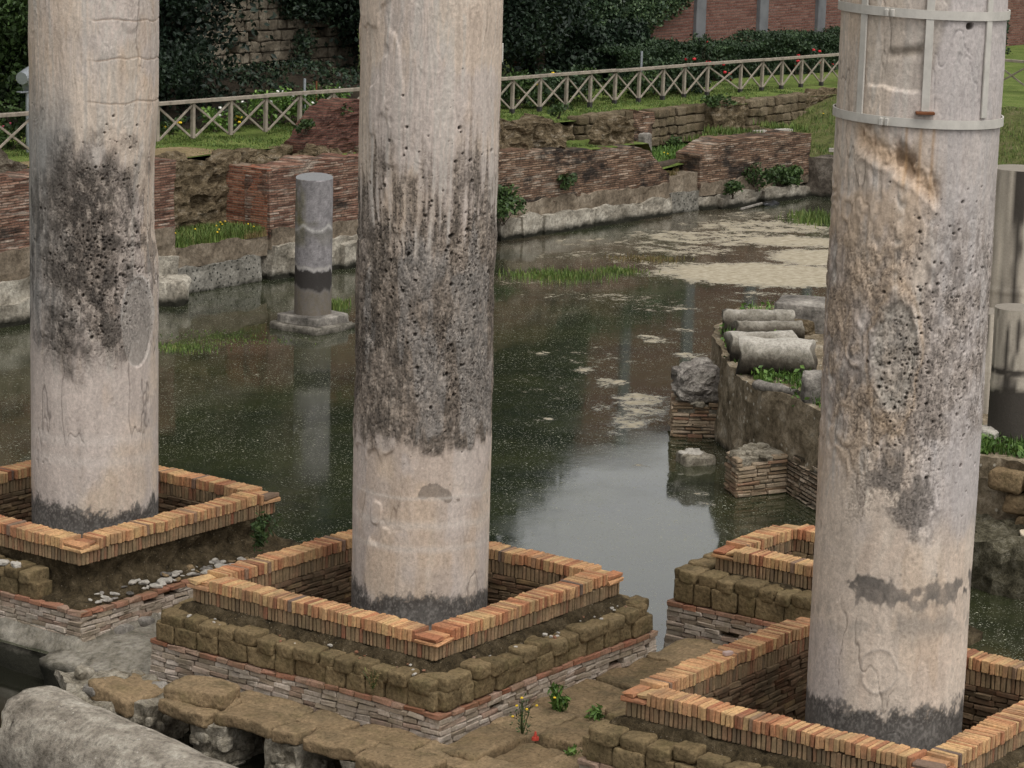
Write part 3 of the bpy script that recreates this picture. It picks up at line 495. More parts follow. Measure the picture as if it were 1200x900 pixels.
    top = np.concatenate([[[cx, cy, 11.5]], V[-1]]); m.add(top, None, [[0, 1+i, 1+(i+1) % n] for i in range(n)], 0., np.tile(cream, (n+1, 1)))
    return m, a0, rad
def lat(cx, cy, r, d): return cx+R2[0]*d, cy+R2[1]*d
for style, (cx, cy, d), lab in (('L', (.2055, 5.239, .17), 'tall marble column with a dark bored band, leftmost of the three big columns'), ('M', (0, 0, .115), 'tall marble column with a wide black bored band, in the middle of the three'), ('R', (-.16, -5.787, .20), 'tall pale marble column wearing white steel straps near its top')):
    x, y = lat(cx, cy, 0, d); m, a0, rad = column(x, y, style, lab)
    if style != 'R': m.build('marble_column', MARBLE, None, (x, y, -.3), True, True, label=lab, cat='column', group='standing marble columns')
    else:
        t = thing('marble_column', lab, 'column', (x, y, -.3), 'standing marble columns'); m.build('shaft', MARBLE, t, None, True, True)
        def hoop(z, tilt=0.):
            a = np.linspace(-np.pi, np.pi, 73)[:-1]+a0; rr = rad+.020; h = .040; th = .014; mb = MB(); n = len(a)
            rings = [np.stack([x+np.cos(a)*q, y+np.sin(a)*q, z+dz+tilt*np.sin(a-a0)], -1) for q, dz in ((rr, -h), (rr+th, -h), (rr+th, h), (rr, h))]
            V = np.concatenate(rings); k = np.arange(4*n).reshape(4, n); k = np.concatenate([k, k[:1]]); b = np.roll(k, -1, 1); mb.add(V, np.stack([k[:-1], b[:-1], b[1:], k[1:]], -1).reshape(-1, 4)[:, ::-1]); return mb
        for z in (6.72, 7.70, 8.9, 10.2): 
            mb = hoop(z, -.02)
            for da in (-.42, -.35): c_, s_ = math.cos(a0+da), math.sin(a0+da); bar(mb, (x+c_*(rad+.045), y+s_*(rad+.045), z-.035), (x+c_*(rad+.045), y+s_*(rad+.045), z+.035), .035, .03)
            mb.build('strap_ring', METAL, t)
        for ua, z0 in ((-.75, 6.765), (.0+.08, 6.83), (.87, 6.765), (2.4, 6.765), (-2.3, 6.765)):
            c_, s_ = math.cos(a0+ua), math.sin(a0+ua); q = rad+.018; mb = MB()
            e = np.array([-s_, c_, 0]); o = np.array([c_, s_, 0])
            p0 = np.array([x, y, z0])+o*q; p1 = np.array([x, y, 10.15])+o*q; L_ = np.linalg.norm(p1-p0); bricks(mb, [(p0+p1)/2], [.036, .010, L_/2], np.stack([e, o, np.array([0, 0, 1.])], 1)[None], .003, .0)
            sp = mb.build('strap_bar', METAL, t)
            if ua == .08: mb = MB(); bricks(mb, [p0+o*.02+np.array([0, 0, -.012])], [.085, .05, .012], np.stack([e, o, np.array([0, 0, 1.])], 1)[None], .003, 0.); mb.build('rusty_bracket', RUST, sp)
# ---------------------------------------------------------------- brick enclosures round the columns
SIDES = [((-1, 0), (0, -1)), ((0, -1), (1, 0)), ((1, 0), (0, 1)), ((0, 1), (-1, 0))]     # outward normal, run to the right seen from outside
def sweep(mb, cx, cy, prof, res=.12, amp=.02, fr=4, seed=0):
    dmax = max(p[0] for p in prof); N = int(2*dmax/res); t = np.linspace(-1, 1, N+1)[:-1]
    sq = np.concatenate([np.stack([t, -1+0*t], 1), np.stack([1+0*t, t], 1), np.stack([-t, 1+0*t], 1), np.stack([-1+0*t, -t], 1)])
    pr = []
    for (a, b), (c, d) in zip(prof[:-1], prof[1:]):
        k = max(1, int(math.hypot(c-a, d-b)/res)); pr += [(a+(c-a)*i/k, b+(d-b)*i/k) for i in range(k)]
    pr.append(prof[-1]); P = np.concatenate([np.concatenate([sq*d+np.array([cx, cy]), np.full((len(sq), 1), z)], 1) for d, z in pr]); k = np.arange(len(P)).reshape(len(pr), -1); b = np.roll(k, -1, 1)
    P = P+vnoise(P, fr, 4, seed)*2*amp; mb.add(P, np.stack([k[:-1], k[1:], b[1:], b[:-1]], -1).reshape(-1, 4)); return mb
def run(L, w, j=.2):
    """split length L into pieces about w long"""
    n = max(1, int(round(L/w))); q = w*(1+rng.uniform(-j, j, n)); q *= L/q.sum(); e = np.concatenate([[0], np.cumsum(q)]); return (e[:-1]+e[1:])/2-L/2, q
def enclosure(cx, cy, label, half=1.70, base=1.97, th=.28, zr=1.2, ztuf=.80, zb=.50, zlow=-.1, tufa=(0, 1, 2, 3), gap=None, foot=None):
    t = thing('brick_enclosure', label, 'enclosure', (cx, cy, zlow), 'brick enclosures round the columns'); h1, h2 = .125, .15
    cop, sol, inn, tuf, bb, rb, core = (MB() for _ in range(7)); O = np.array([cx, cy])
    for si, (n, u) in enumerate(SIDES):
        n = np.array(n, float); u = np.array(u, float); yw = math.atan2(u[1], u[0]); R = yaw_m(yw)
        def put(mb, s, d, z, H, jy=.0, **k):
            s = np.atleast_1d(s); d = np.broadcast_to(d, s.shape); z = np.broadcast_to(z, s.shape); P = np.concatenate([O+s[:, None]*u+d[:, None]*n, z[:, None]], 1)
            bricks(mb, P, H, yaw_m(yw+rng.normal(0, jy, len(s))) if jy else R, **k)
        s, q = run(2*(half-th), .051, .22); nn = len(s); dep = np.repeat(rng.normal(0, .008, nn//6+1), 6)[:nn]
        put(cop, s, half-th/2+dep*.5+rng.normal(0, .0035, nn), zr-h1/2+np.repeat(rng.normal(0, .004, nn//5+1), 5)[:nn]+rng.normal(0, .002, nn), np.stack([q/2-.0042, np.full(nn, th/2)+rng.normal(0, .006, nn), np.full(nn, h1/2)], 1), .025, b=.005, jit=.0025)
        s, q = run(2*half-.08, .054, .25); nn = len(s); put(sol, s, half-th/2-.004+rng.normal(0, .003, nn), zr-h1-h2/2-.006, np.stack([q/2-.0065, np.full(nn, th/2-.016), np.full(nn, h2/2)], 1), .012, b=.007, jit=.002)
        for k in range(2):                                                  # flat bricks on the corner
            a = -(half-th/2); put(cop, [a+(-.065 if k else .0)], half-th/2+(.0 if k else .0), zr-h1+.022+k*.046, [.07 if k else th/2+.005, th/2 if k else th/2+.012, .02], .05, b=.007, jit=.006)
        put(cop, [-(half-th/2)+.075], half-th/2-.01, zr-h1+.066, [.062, th/2-.02, .019], .06, b=.007, jit=.006)
        zc = zr-h1-h2-.035; k = 0
        while zc > .0:
            s, q = run(2*(half-th)+.02, .23, .3); nn = len(s); put(inn, s, half-th+.035+rng.normal(0, .008, nn), zc, np.stack([q/2-.006, np.full(nn, .035), np.full(nn, .025)], 1), .01, b=.007, jit=.004); zc -= .06; k += 1
        z = zb-.029; k = 0
        while z > zlow:
            red = k < 1; off = (.02 if k == 0 else .008) + (.035*(zb-z))
            s, q = run(2*(base+off), .22, .3); nn = len(s); r = rng.random(nn)
            keep = rng.random(nn) > (.006 if k else .0)
            put(rb if red else bb, s[keep], (base+off-.06+rng.normal(0, .006, nn))[keep], (z+.010*np.sin(s*1.7+si+k*.2)+rng.normal(0, .002, nn))[keep], np.stack([q/2-.005, np.full(nn, .065), np.full(nn, .0258)], 1)[keep], .012, b=.006, jit=.004); z -= .057; k += 1
        if si in tufa:
            L = 2*base
            s, q = run(L-.2, .27, .3); ok = np.ones(len(s), bool) if gap is None or gap[0] != si else (s < gap[1])
            nn = len(s); P = np.concatenate([O+s[:, None]*u+(base-.155+rng.normal(0, .016, nn))[:, None]*n, (ztuf-.062+rng.normal(0, .014, nn))[:, None]], 1); stones(tuf, P[ok], np.stack([q/2-.009, np.full(nn, .17), np.full(nn, .076)], 1)[ok], yaw_m(yw+rng.normal(0, .03, nn))[ok], 8, .011, 8)
            s, q = run(L-.1, .31, .3); ok = np.ones(len(s), bool) if gap is None or gap[0] != si else (s < gap[1]+.1)
            nn = len(s); hz = (ztuf-.11-zb)/2; P = np.concatenate([O+s[:, None]*u+(base-.115+rng.normal(0, .010, nn))[:, None]*n, np.full((nn, 1), zb+hz)], 1); stones(tuf, P[ok], np.stack([q/2-.009, np.full(nn, .12), np.full(nn, hz+.002)], 1)[ok], yaw_m(yw+rng.normal(0, .015, nn))[ok], 18, .009, 9)
    i = half-th
    sweep(core, cx, cy, [(half-.07, zr-h1-.02), (half-.055, zr-h1-h2-.01), (half+.03, zr-.30), (half+.08, ztuf+.0), (base-.17, ztuf-.06), (base-.2, ztuf-.12), (base-.16, zb), (base-.055, zb-.03), (base-.02, zlow-.25)] if len(tufa) == 4 else [(half-.08, zr-h1-.02), (half-.07, zr-h1-h2-.01), (half-.06, zr-.34), (half-.10, zr-.5), (half-.02, zb+.08), (half+.05, zb+.03), (base-.08, zb+.01), (base-.055, zb-.03), (base-.02, zlow-.25)], .05, .03 if len(tufa) == 4 else .045, 6)
    sweep(core, cx, cy, [(i+.05, -.2), (i+.045, zr-h1-.03)], .15, .008); core.add(*grid(np.linspace(cx-i-.1, cx+i+.1, 12), np.linspace(cy-i-.1, cy+i+.1, 12), lambda x, y: .06+.05*fbm(np.stack([x*3, y*3, 0*x], -1), 3)))
    cop.build('coping', COPING, t); sol.build('soldier_course', SOLDIER, t); inn.build('inner_wall', INNERBRICK, t); bb.build('brick_base', BASEBRICK, t); rb.build('levelling_course', REDBRICK, t)
    if tufa: tuf.build('tufa_ledge', TUFA, t, smooth=True)
    core.build('mortar_core', DIRT, t, smooth=True)
    if foot: foot(t)
    return t
def footL(t):
    mb = MB(); sweep(mb, .2055, 5.239, [(1.95, .24), (2.03, .17), (2.14, .02), (2.26, -.12), (2.33, -.6)], .12, .045, 3)
    wallgrid(mb, (-2.22, 1.92), (2.2, 1.92), -.6, lambda s: .02+.13*sstep(0, .7, s), 1.5, .09, .045, 3, 17); mb.build('mortar_footing', FOOT, t, smooth=True)
    mb = MB(); a = [(-1.15, .15), (-.78, .12), (-.45, .1), (-.2, .11), (.2, .13), (.5, .1)]
    for x, w in a: mb = MB(); stones(mb, [(x, 3.22, .17)], [(w, .08, .065)], None, 3, .02, 5); mb.build('footing_stone', GREYST, t, smooth=True)
enclosure(.2055, 5.239, 'brick-rimmed square enclosure round the leftmost column, strewn with white chips', zlow=.18, tufa=(0, 3), gap=(0, 1.25), foot=footL)
def footM(t):
    mb = MB(); sweep(mb, 0, 0, [(1.95, .0), (2.0, -.05), (2.08, -.1), (2.1, -.6)], .15, .03, 3); mb.build('mortar_footing', FOOT, t, smooth=True)
enclosure(0, 0, 'complete brick-rimmed square enclosure with tufa ledge round the middle column', foot=footM)
enclosure(-.16, -5.787, 'brick-rimmed square enclosure round the strapped column, cut by the frame', foot=None)
def footW(t):
    mb = MB(); mound(mb, [(2.9, -4.2), (5.3, -4.2), (5.3, -1.5), (3.6, -1.35), (3.15, -1.9)], -.5, .06, .15, .07, 3); mb.build('mortar_footing', DIRT, t, smooth=True)
enclosure(4.05, -2.72, 'small brick-rimmed square well curb standing behind the strapped column', half=.82, base=1.16, ztuf=.92, zb=.57, zlow=.0, foot=footW)
# white chips and sherds lying on the ledges
def piece(name, x, y, z, s, mat, label, cat, group, p=4., amp=.25, tilt=.3):
    mb = MB(); H = np.array(s)*rng.uniform(.8, 1.2, 3); a = rng.uniform(0, 6.28); R = np.array(Matrix.Rotation(a, 3, 'Z')@Matrix.Rotation(rng.normal(0, tilt), 3, 'X'))
    stones(mb, [(x, y, z+H[2]*.8)], [H], R[None], p, float(H.min())*amp*1.3, 1.6/float(H.max())); return mb.build(name, mat, label=label, cat=cat, group=group, smooth=False)
for k in range(70):
    f = rng.random()**.8; x = -1.55+f*2.6; y = 3.36+rng.uniform(-.05, .20)*(1-.3*f); sz = rng.uniform(.018, .055)
    piece('marble_chip', x, y, .51+max(0, y-3.42)*.5, (sz*1.4, sz, sz*.45), CHIP if rng.random() < .6 else (GREYST if rng.random() < .6 else TUFASLAB), 'white marble chip lying on the brick ledge below the leftmost enclosure', 'stone chip', 'white chips on the left brick ledge', 2.6)
for k, (x, y) in enumerate([(-1.72, 4.55), (-1.74, 4.75), (-1.70, 5.0), (-1.75, 5.25), (-1.72, 4.35), (-1.70, 5.6)]): piece('marble_chip', x, y, .80, (.06, .05, .035), CHIP, 'pale stone chip on the tufa ledge left of the leftmost column', 'stone chip', 'chips on the left tufa ledge')
for k in range(60):
    s = rng.integers(0, 2); a = rng.uniform(-1.7, 1.7); d = rng.uniform(1.74, 1.88); x, y = ((-d, a), (a, -d))[s]; sz = rng.uniform(.008, .02)
    piece('marble_chip', x, y, .84-.35*(d-1.74), (sz*1.4, sz, sz*.6), CHIP if rng.random() < .6 else REDBRICK, 'tiny chip scattered on the mortar shelf of the middle enclosure', 'stone chip', 'tiny chips on the middle enclosure')
piece('brick_bit', *px(853, 768, z=1.2)[:2], 1.205, (.055, .035, .022), flower('pink sherd', (.45, .33, .29)), 'pinkish brick sherd lying on the coping left of the strapped column', 'sherd', None, 6, .05, 0)
# ---------------------------------------------------------------- low tufa ledge in front, its supports, the fallen column
def slab(x0, x1, y0, y1, zt, th, label, mat=TUFASLAB, yaw=0., cat='slab', group='tufa slabs of the low ledge', name='tufa_slab', tilt=(0, 0), amp=.030, p=14):
    mb = MB(); U, Q = shell(18, 18, 6); D = np.sin((U*2-1)*np.pi/2*.97); r = (np.abs(D)**p).sum(-1)**(1/p); D = D/r[:, None]; X = D*np.array([(x1-x0)/2, (y1-y0)/2, th/2])
    R = np.array(Matrix.Rotation(yaw, 3, 'Z')@Matrix.Rotation(tilt[0], 3, 'X')@Matrix.Rotation(tilt[1], 3, 'Y')); X = X@R.T+np.array([(x0+x1)/2, (y0+y1)/2, zt-th/2]); X = X+vnoise(X, 2.2, 5, rng.integers(0, 99))*2*amp+vnoise(X, 8, 3, 5)*.02
    mb.add(X, Q); return mb.build(name, mat, smooth=True, label=label, cat=cat, group=group)
LG = 'ochre tufa slab of the low ledge'
ys = [(-3.35, -2.55), (-2.52, -1.72), (-1.68, -.98), (-.94, -.62), (-.58, .22)]
for k_, (y0, y1) in enumerate(ys): slab(-2.97+rng.uniform(-.06, .06), -2.52, y0, y1, .26+rng.uniform(-.02, .03), .14, 'tufa slab in the low ledge outer row, '+['fifth', 'fourth', 'third', 'second', 'first'][k_]+' right of the mossy slab')
slab(-3.04, -2.42, .26, .92, .28, .15, 'mossy tufa slab at the left end of the low ledge, under a smaller slab', tilt=(.05, 0)); slab(-2.86, -2.40, .30, .95, .41, .17, 'small tufa slab lying on top of another at the left end of the ledge', yaw=.2)
slab(-3.0, -2.3, 1.28, 1.95, .20, .2, 'short tufa slab by the white rubble at the far left of the ledge', yaw=-.15, tilt=(.1, .05))
for k_, (y0, y1) in enumerate(((-3.2, -2.0), (-1.96, -1.1), (-1.06, -.5), (-.46, .5))): slab(-2.50, -2.06, y0, y1, .25+rng.uniform(-.02, .03), .2, 'tufa slab against the pale brick base, '+['fourth', 'third', 'second', 'first'][k_]+' from the left in the inner row')
for y, h in ((1.32, .06), (.28, .05), (-.72, .06), (-1.72, .06), (-2.7, .06)):
    mb = MB(); mound(mb, [(-2.95, y-.22), (-2.3, y-.24), (-2.3, y+.24), (-2.93, y+.22)], -.95, h+.09, .06, .03, 6, seed=int(y*10)+40); [stones(mb, [(-2.94+rng.uniform(-.02, .04), y+rng.uniform(-.2, .2), rng.uniform(-.5, h-.06))], [(.05, rng.uniform(.05, .10), rng.uniform(.035, .07))], None, 4, .015, 8) for _ in range(16)]; [stones(mb, [(rng.uniform(-2.95, -2.4), y-.25+rng.uniform(-.02, .03), rng.uniform(-.5, h-.06))], [(rng.uniform(.05, .10), .05, rng.uniform(.035, .07))], None, 4, .015, 8) for _ in range(14)]; mb.build('rubble_support', RUBBLE, label='pale rubble pier carrying the slabs of the low tufa ledge', cat='support', group='rubble piers under the low ledge')
mb = MB(); mound(mb, [(-2.35, -3.6), (-2.08, -3.6), (-2.08, 2.6), (-2.35, 2.4)], -.95, .05, .15, .04, 3); mb.build('path_bed', DIRT, kind='structure', smooth=True)
mb = MB(); mound(mb, [(-3.2, 1.5), (-2.4, 1.5), (-2.15, 2.35), (-2.6, 2.75), (-3.1, 2.2)], -.9, .10, .07, .06, 4); mb.build('rubble_heap', RUBBLE, label='heap of pale rubble at the left end of the low ledge', cat='rubble')
for k in range(13):
    x, y = px(rng.uniform(95, 185), rng.uniform(785, 812), z=.15)[:2]; sz = rng.uniform(.05, .12); piece('rubble_stone', x, y, .10, (sz*1.2, sz, sz*.6), RUBBLE if k % 4 else GREYST, 'broken pale stone on the rubble heap at the left end of the ledge', 'stone', 'stones on the rubble heap', 3)
mb = MB(); mound(mb, [(-2.3, -3.75), (5.6, -4.2), (5.8, -1.9), (2.3, -1.98), (-2.05, -2.02)], -.5, .10, .2, .05, 2); mb.build('path_bed', DIRT, kind='structure', smooth=True)
RG = 'ochre tufa slab of the path running between the middle and the strapped column enclosures'
x = -2.3
for k, (l, rows) in enumerate([(1.0, 3), (.9, 3), (1.1, 2), (1.0, 2), (1.05, 2), (.9, 2), (1.1, 2)]):
    w = 1.62/rows
    for j in range(rows):
        y0 = -3.72+j*w+(.14 if rows == 2 else 0); o = rng.uniform(-.12, .12)
        slab(x+.01+o, x+l-.02+o, y0+.015, y0+w-.015, .225+rng.uniform(-.02, .03)+(.02 if j == 0 else 0), .18, RG, yaw=rng.normal(0, .02), group='tufa slabs of the side path', tilt=(rng.normal(0, .012), rng.normal(0, .012)))
    x += l
p0, p1 = np.array([-4.18, 1.5, .06]), np.array([-5.48, -4.45, .06])
mb = MB(); cyl(mb, p0, p1, .53, .57, 72, 130, .016, 2.6, .12, 3); mb.build('fallen_column', M_rough('fallen grey marble', [(.3, (.14, .12, .095)), (.45, (.27, .235, .19)), (.57, (.37, .33, .27)), (.72, (.48, .435, .365))], 3.2, (9, .11, (.50, .46, .40)), 1., .04, None, (1.5, .8, 1.5)), label='fallen grey marble column lying in the lower left corner', cat='column', smooth=True)
# ---------------------------------------------------------------- granite drum standing in the pond
gx, gy, gz = px(366.5, 367, z=.28); t = thing('granite_column', 'short grey granite column on a stepped square base standing in the pond', 'column', (gx, gy, -.2))
na = 96; zz = np.linspace(.26, 2.83, 170); a = np.linspace(0, 2*np.pi, na+1)[:-1]; Z, A = np.meshgrid(zz, a, indexing='ij'); r = .345+.004*noise(np.stack([A*3, Z*4, 0*Z], -1)); V = np.stack([gx+r*np.cos(A), gy+r*np.sin(A), Z+.05*np.sin(A+1)*(Z > 2.82)], -1)
n1 = fbm(np.stack([np.cos(A)*1.5, np.sin(A)*1.5, Z*2.5], -1), 5); gr = rng.normal(0, .12, Z.shape)+.5*fbm(np.stack([np.cos(A)*6, np.sin(A)*6, Z*12], -1), 3); c = np.zeros(Z.shape+(3,))+np.array([.205, .19, .19])
def mxc(c, k, f): return c+(np.array(k)-c)*np.clip(f, 0, 1)[..., None]
ca = math.atan2(CAM[1]-gy, CAM[0]-gx); wv = .08*np.abs(np.sin((A-ca)*2.1+.6))
c = mxc(c, (.14, .125, .06), sstep(2.2, 2.0, Z-.25*n1+.3*np.sin(A-ca+.9))*sstep(1.9, 2.1, Z)*.8); c = mxc(c, (.13, .115, .05), sstep(-.35, -.6, np.sin(A-ca))*sstep(-.2, .2, n1+.1)*sstep(1.5, 1.7, Z)*.6)
c = mxc(c, (.40, .38, .35), np.exp(-((Z-1.98+wv*1.4)/.035)**2)*.8); c = mxc(c, (.12, .11, .09), sstep(1.95, 1.88, Z+wv)*sstep(1.5, 1.8, Z+.3*n1)*.6)
c = c*(1+gr)[..., None]; Z = Z+.16*n1+.05*gr; c = mxc(c, (.42, .39, .355), np.exp(-((Z-1.19)/.035)**2)*.75); c = mxc(c, (.035, .03, .027), sstep(1.16, 1.12, Z)*sstep(.72, .85, Z+.1*n1)); c = mxc(c, (.14, .118, .09), sstep(.85, .70, Z+.1*n1)*(.85+gr))
m_ = MB(); k = np.arange(V.shape[0]*na).reshape(-1, na); b = np.roll(k, -1, 1); m_.add(V, np.stack([k[:-1], b[:-1], b[1:], k[1:]], -1).reshape(-1, 4), None, 0., c.reshape(-1, 3)); m_.add(np.concatenate([[[gx, gy, 2.83]], V[-1]]), None, [[0, 1+i, 1+(i+1) % na] for i in range(na)], 0., np.full((na+1, 3), .2)); m_.build('shaft', MARBLE, t, None, True, True)
mb = MB(); stones(mb, [(gx, gy, .19)], [(.50, .50, .09)], None, 14, .015, 4); mb.build('plinth', GREYST, t); mb = MB(); stones(mb, [(gx, gy, .0)], [(.60, .60, .12)], None, 14, .02, 4); mb.build('base_step', M_rough('wet plinth stone', [(.3, (.05, .045, .035)), (.6, (.2, .18, .15)), (.8, (.34, .31, .27))], 5, None, .7, .02, -.02), t)
# ---------------------------------------------------------------- far ruined walls along the pond
def fy(x): return np.interp(x, [0, 30, 33.5, 37.8, 39.6], [18.92, 18.88, 18.6, 18.2, 18.0])
def rag(pts, amp=.06, seed=0):
    xs, zs = zip(*pts); return lambda s: np.interp(s, xs, zs)+amp*fbm(np.stack([np.asarray(s)*2.3, 0*s+seed, 0*s], -1), 3)*2
def farwall(label, x0, x1, zt, zb, th=.9, mat=FARBRICK, lower=None, d0=0., grp='ruined brick walls behind the pond'):
    """brick upper part standing on a pale revetment; zt list of (s, z)"""
    t = thing('ruined_brick_wall', label, 'wall', ((x0+x1)/2, fy((x0+x1)/2), -.4), grp); y0, y1 = float(fy(x0))+d0, float(fy(x1))+d0
    mb = MB(); wallgrid(mb, (x0, y0+.02), (x1, y1+.02), zb-.12, rag(zt, .07, x0), th, .085, .03, 2.2, int(x0), .050, .010, .05); mb.build('brickwork', mat, t)
    for nm, m, z0, z1, a, dd in (lower or [('stained_band', STAINED, .55, zb, .03, -.02), ('revetment', PLASTER, -.4, .56, .04, -.09)]):
        mb = MB(); wallgrid(mb, (x0+.02, y0+dd), (x1-.02, y1+dd), z0, rag([(0, z1), (x1-x0, z1-(.06 if x0 > 25 else 0))], .05, x0+z1), th*.8, .10, a, 2.4, int(x0*3)); mb.build(nm, m, t)
    return t
LOW1 = [('stained_band', STAINED, .75, 1.36, .04, -.02), ('revetment', PLASTER, -.4, .80, .05, -.10)]
farwall('red brick wall behind the leftmost column, left of the grassy niche', 7, 16.42, [(0, 2.7), (4.7, 2.72), (9.4, 2.66)], 1.32, .95, FARBRICK, LOW1)
farwall('red brick pier right of the grassy niche, behind the granite column', 19.22, 23.4, [(0, 2.22), (.6, 2.3), (1.2, 2.35), (3, 2.3), (4.2, 2.3)], .98, .66, FARBRICK, [('stained_band', STAINED, .62, 1.0, .03, -.015), ('revetment', PLASTER, -.4, .66, .05, -.09)])
farwall('brick wall hidden behind the middle column, joining the brick pier', 23.45, 27.0, [(0, 2.3), (3.5, 2.1)], .8, 1.3)
farwall('brown brick wall with black stains right of the middle column', 27.05, 33.8, [(0, 2.02), (1.5, 1.95), (3.5, 1.82), (5.4, 1.72), (5.9, 1.55), (6.3, 1.25), (6.75, 1.0)], .78, .8, FARBRICK2, [('stained_band', STAINED, .40, .82, .04, -.02), ('revetment', PLASTER, -.4, .44, .05, -.10)])
farwall('far brown brick wall with bushes at its foot, near the pond corner', 35.0, 39.7, [(0, 1.35), (.5, 1.6), (2, 1.66), (4.7, 1.62)], .66, .8, FARBRICK2, [('stained_band', STAINED, .35, .70, .05, -.02), ('revetment', PLASTER, -.4, .32, .07, -.14)])
for i, (x, w, h, dz) in enumerate([(12.8, 2.6, .45, -.2), (28.2, .8, .52, -.2), (29.6, 1.9, .50, -.24), (31.5, 1.7, .48, -.22), (33.1, 1.1, .46, -.18), (20.3, 1.0, .5, -.22), (22.2, 1.7, .55, -.24), (36.3, 1.5, .3, -.28), (38.3, 1.8, .36, -.26)]):
    mb = MB(); wallgrid(mb, (x-w/2, fy(x-w/2)+dz), (x+w/2-.05, fy(x+w/2)+dz), -.4, rag([(0, h-.05), (w*.5, h), (w, h-.12)], .05, i), .35, .09, .035, 3, i+50); mb.build('revetment_slab', PLASTER, label='pale weathered revetment slab at the foot of the far wall, at the waterline', cat='slab', group='pale slabs at the foot of the far walls')
t = thing('niche_threshold', 'low grey wall below the grassy niche with a pebbly foot', 'wall', (17.8, 18.95, -.4)); mb = MB(); wallgrid(mb, (16.4, 18.97), (19.26, 18.97), .5, rag([(0, .95), (2.9, .9)], .03, 2), .5, .08, .025, 3, 4); mb.build('upper_band', STAINED, t); mb = MB(); wallgrid(mb, (16.42, 18.9), (18.95, 18.9), -.4, rag([(0, .5), (2.6, .55)], .03, 3), .5, .08, .03, 4, 5); mb.build('pebbly_foot', PEBBLE, t)
t = thing('low_threshold', 'low grey pebbly wall between the two brown brick walls, dry grass on top', 'wall', (34.4, 18.6, -.4)); mb = MB(); wallgrid(mb, (33.75, fy(33.8)+.08), (35.05, fy(35)+.08), .45, rag([(0, .92), (1.3, .95)], .03, 2), .5, .09, .025, 3, 4); mb.build('upper_band', STAINED, t); mb = MB(); wallgrid(mb, (33.8, fy(33.8)), (35.0, fy(35)), -.4, .5, .5, .09, .03, 4, 5); mb.build('pebbly_foot', PEBBLE, t)
mb = MB(); wallgrid(mb, (16.2, 20.1), (20.2, 20.1), .6, rag([(0, 2.36), (1, 2.42), (2.2, 2.34), (3.2, 2.40), (4, 2.5)], .07, 8), .5, .06, .06, 3.2, 9, .19, .09, .06); mb.build('ruined_tufa_wall', OLDTUFA, label='rugged brown tufa wall at the back of the grassy niche', cat='wall')
mb = MB(); wallgrid(mb, (16.35, 18.98), (16.42, 20.3), .6, 2.5, .5, .08, .02, 3, 9, .052, .008, .05); mb.build('jamb_wall', FARBRICK, label='left brick jamb of the grassy niche', cat='wall')
mb = MB(); wallgrid(mb, (19.22, 20.2), (19.22, 18.98), .6, 2.28, .5, .08, .02, 3, 12, .052, .008, .05); mb.build('jamb_wall', M_wall('red brick jamb', [(.25, (.09, .04, .03)), (.45, (.22, .085, .052)), (.62, (.31, .13, .075)), (.8, (.38, .21, .14))], (.20, .15, .11), .052, .24, ((.05, .04, .032), .6, .6), ((.38, .33, .27), .62, .5), (0, 1)), label='right brick jamb of the grassy niche', cat='wall')
mb = MB(); wallgrid(mb, (8, 19.75), (13.3, 19.75), 2.2, rag([(0, 3.2), (2, 3.25), (3.6, 3.22), (4.6, 3.12), (5.3, 2.8)], .08, 5), .5, .08, .06, 3, 21, .2, .06); mb.build('rubble_wall', M_rough('grey block rubble', [(.3, (.05, .042, .03)), (.5, (.16, .135, .10)), (.72, (.30, .265, .21))], 4.5, None, 1., .06), label='grey rubble wall on top of the bank left of the leftmost column', cat='wall')
for i, (p, q) in enumerate([((14.9, 20.55), (16.4, 20.6))]): mb = MB(); stones(mb, [(14.9+.42*k, 20.5, 2.52) for k in range(4)], (.2, .18, .12), None, 7, .03, 4); mb.build('kerb_stones', OLDTUFA, label='row of dark kerb blocks beside the dry ground under the fence', cat='kerb')
mb = MB(); wallgrid(mb, (20.1, 20.5), (30.2, 20.5), 1.8, rag([(0, 2.44), (10, 2.30)], .04, 77), .25, .1, .04, 3, 55, .15, .04); mb.build('low_tufa_kerb', OLDTUFA, label='low brown kerb wall holding the lawn left and right of the middle column', cat='wall')
for k in range(30):
    x = rng.uniform(16.2, 23.2); s = rng.uniform(.06, .16); zb = 2.30 if x < 19.3 else 2.2
    piece('loose_stone', x, 20.35+rng.uniform(-.2, .4)-(.6 if x > 19.4 else 0), zb, (s*1.3, s, s*.8), OLDTUFA, 'loose brown stone on the broken top of the niche walls', 'stone', 'loose stones on the niche walls', 3, .3)
mb = MB(); wallgrid(mb, (21.75, 20.2), (25.2, 20.2), 2.0, lambda s: np.interp(s, [0, .3, .6, .9, 1.2, 2.1, 3.4], [2.5, 2.75, 2.95, 3.2, 3.32, 3.26, 3.0])+.08*fbm(np.stack([s*5, 0*s, 0*s], -1), 3), .55, .07, .05, 3, 31, .05, .02, .05); mb.build('brick_mound', REDMOUND, label='sloping dark red brick ruin in front of the fence left of the middle column', cat='ruin')
for lab, x0, x1, zt in (('rugged tufa stub on the brick wall just right of the middle column', 26.9, 30.05, [(0, 2.55), (1.2, 2.6), (2.6, 2.55), (3.1, 2.35)]), ('smaller rugged tufa stub on the brick wall, right of the little lawn gap', 31.85, 33.05, [(0, 2.1), (.25, 2.35), (.8, 2.4), (1.2, 2.1)])):
    mb = MB(); wallgrid(mb, (x0, 19.25), (x1, 19.2), 1.5, rag(zt, .1, x0), .5, .055, .07, 4, int(x0)+3, .19, .10, .05); mb.build('tufa_stub', OLDTUFA, label=lab, cat='ruin', group='tufa stubs on the brick wall')
t = thing('tufa_block_wall', 'long low tufa block wall below the lawn, behind the far brick walls', 'wall', (38, 20.6, 1.0))
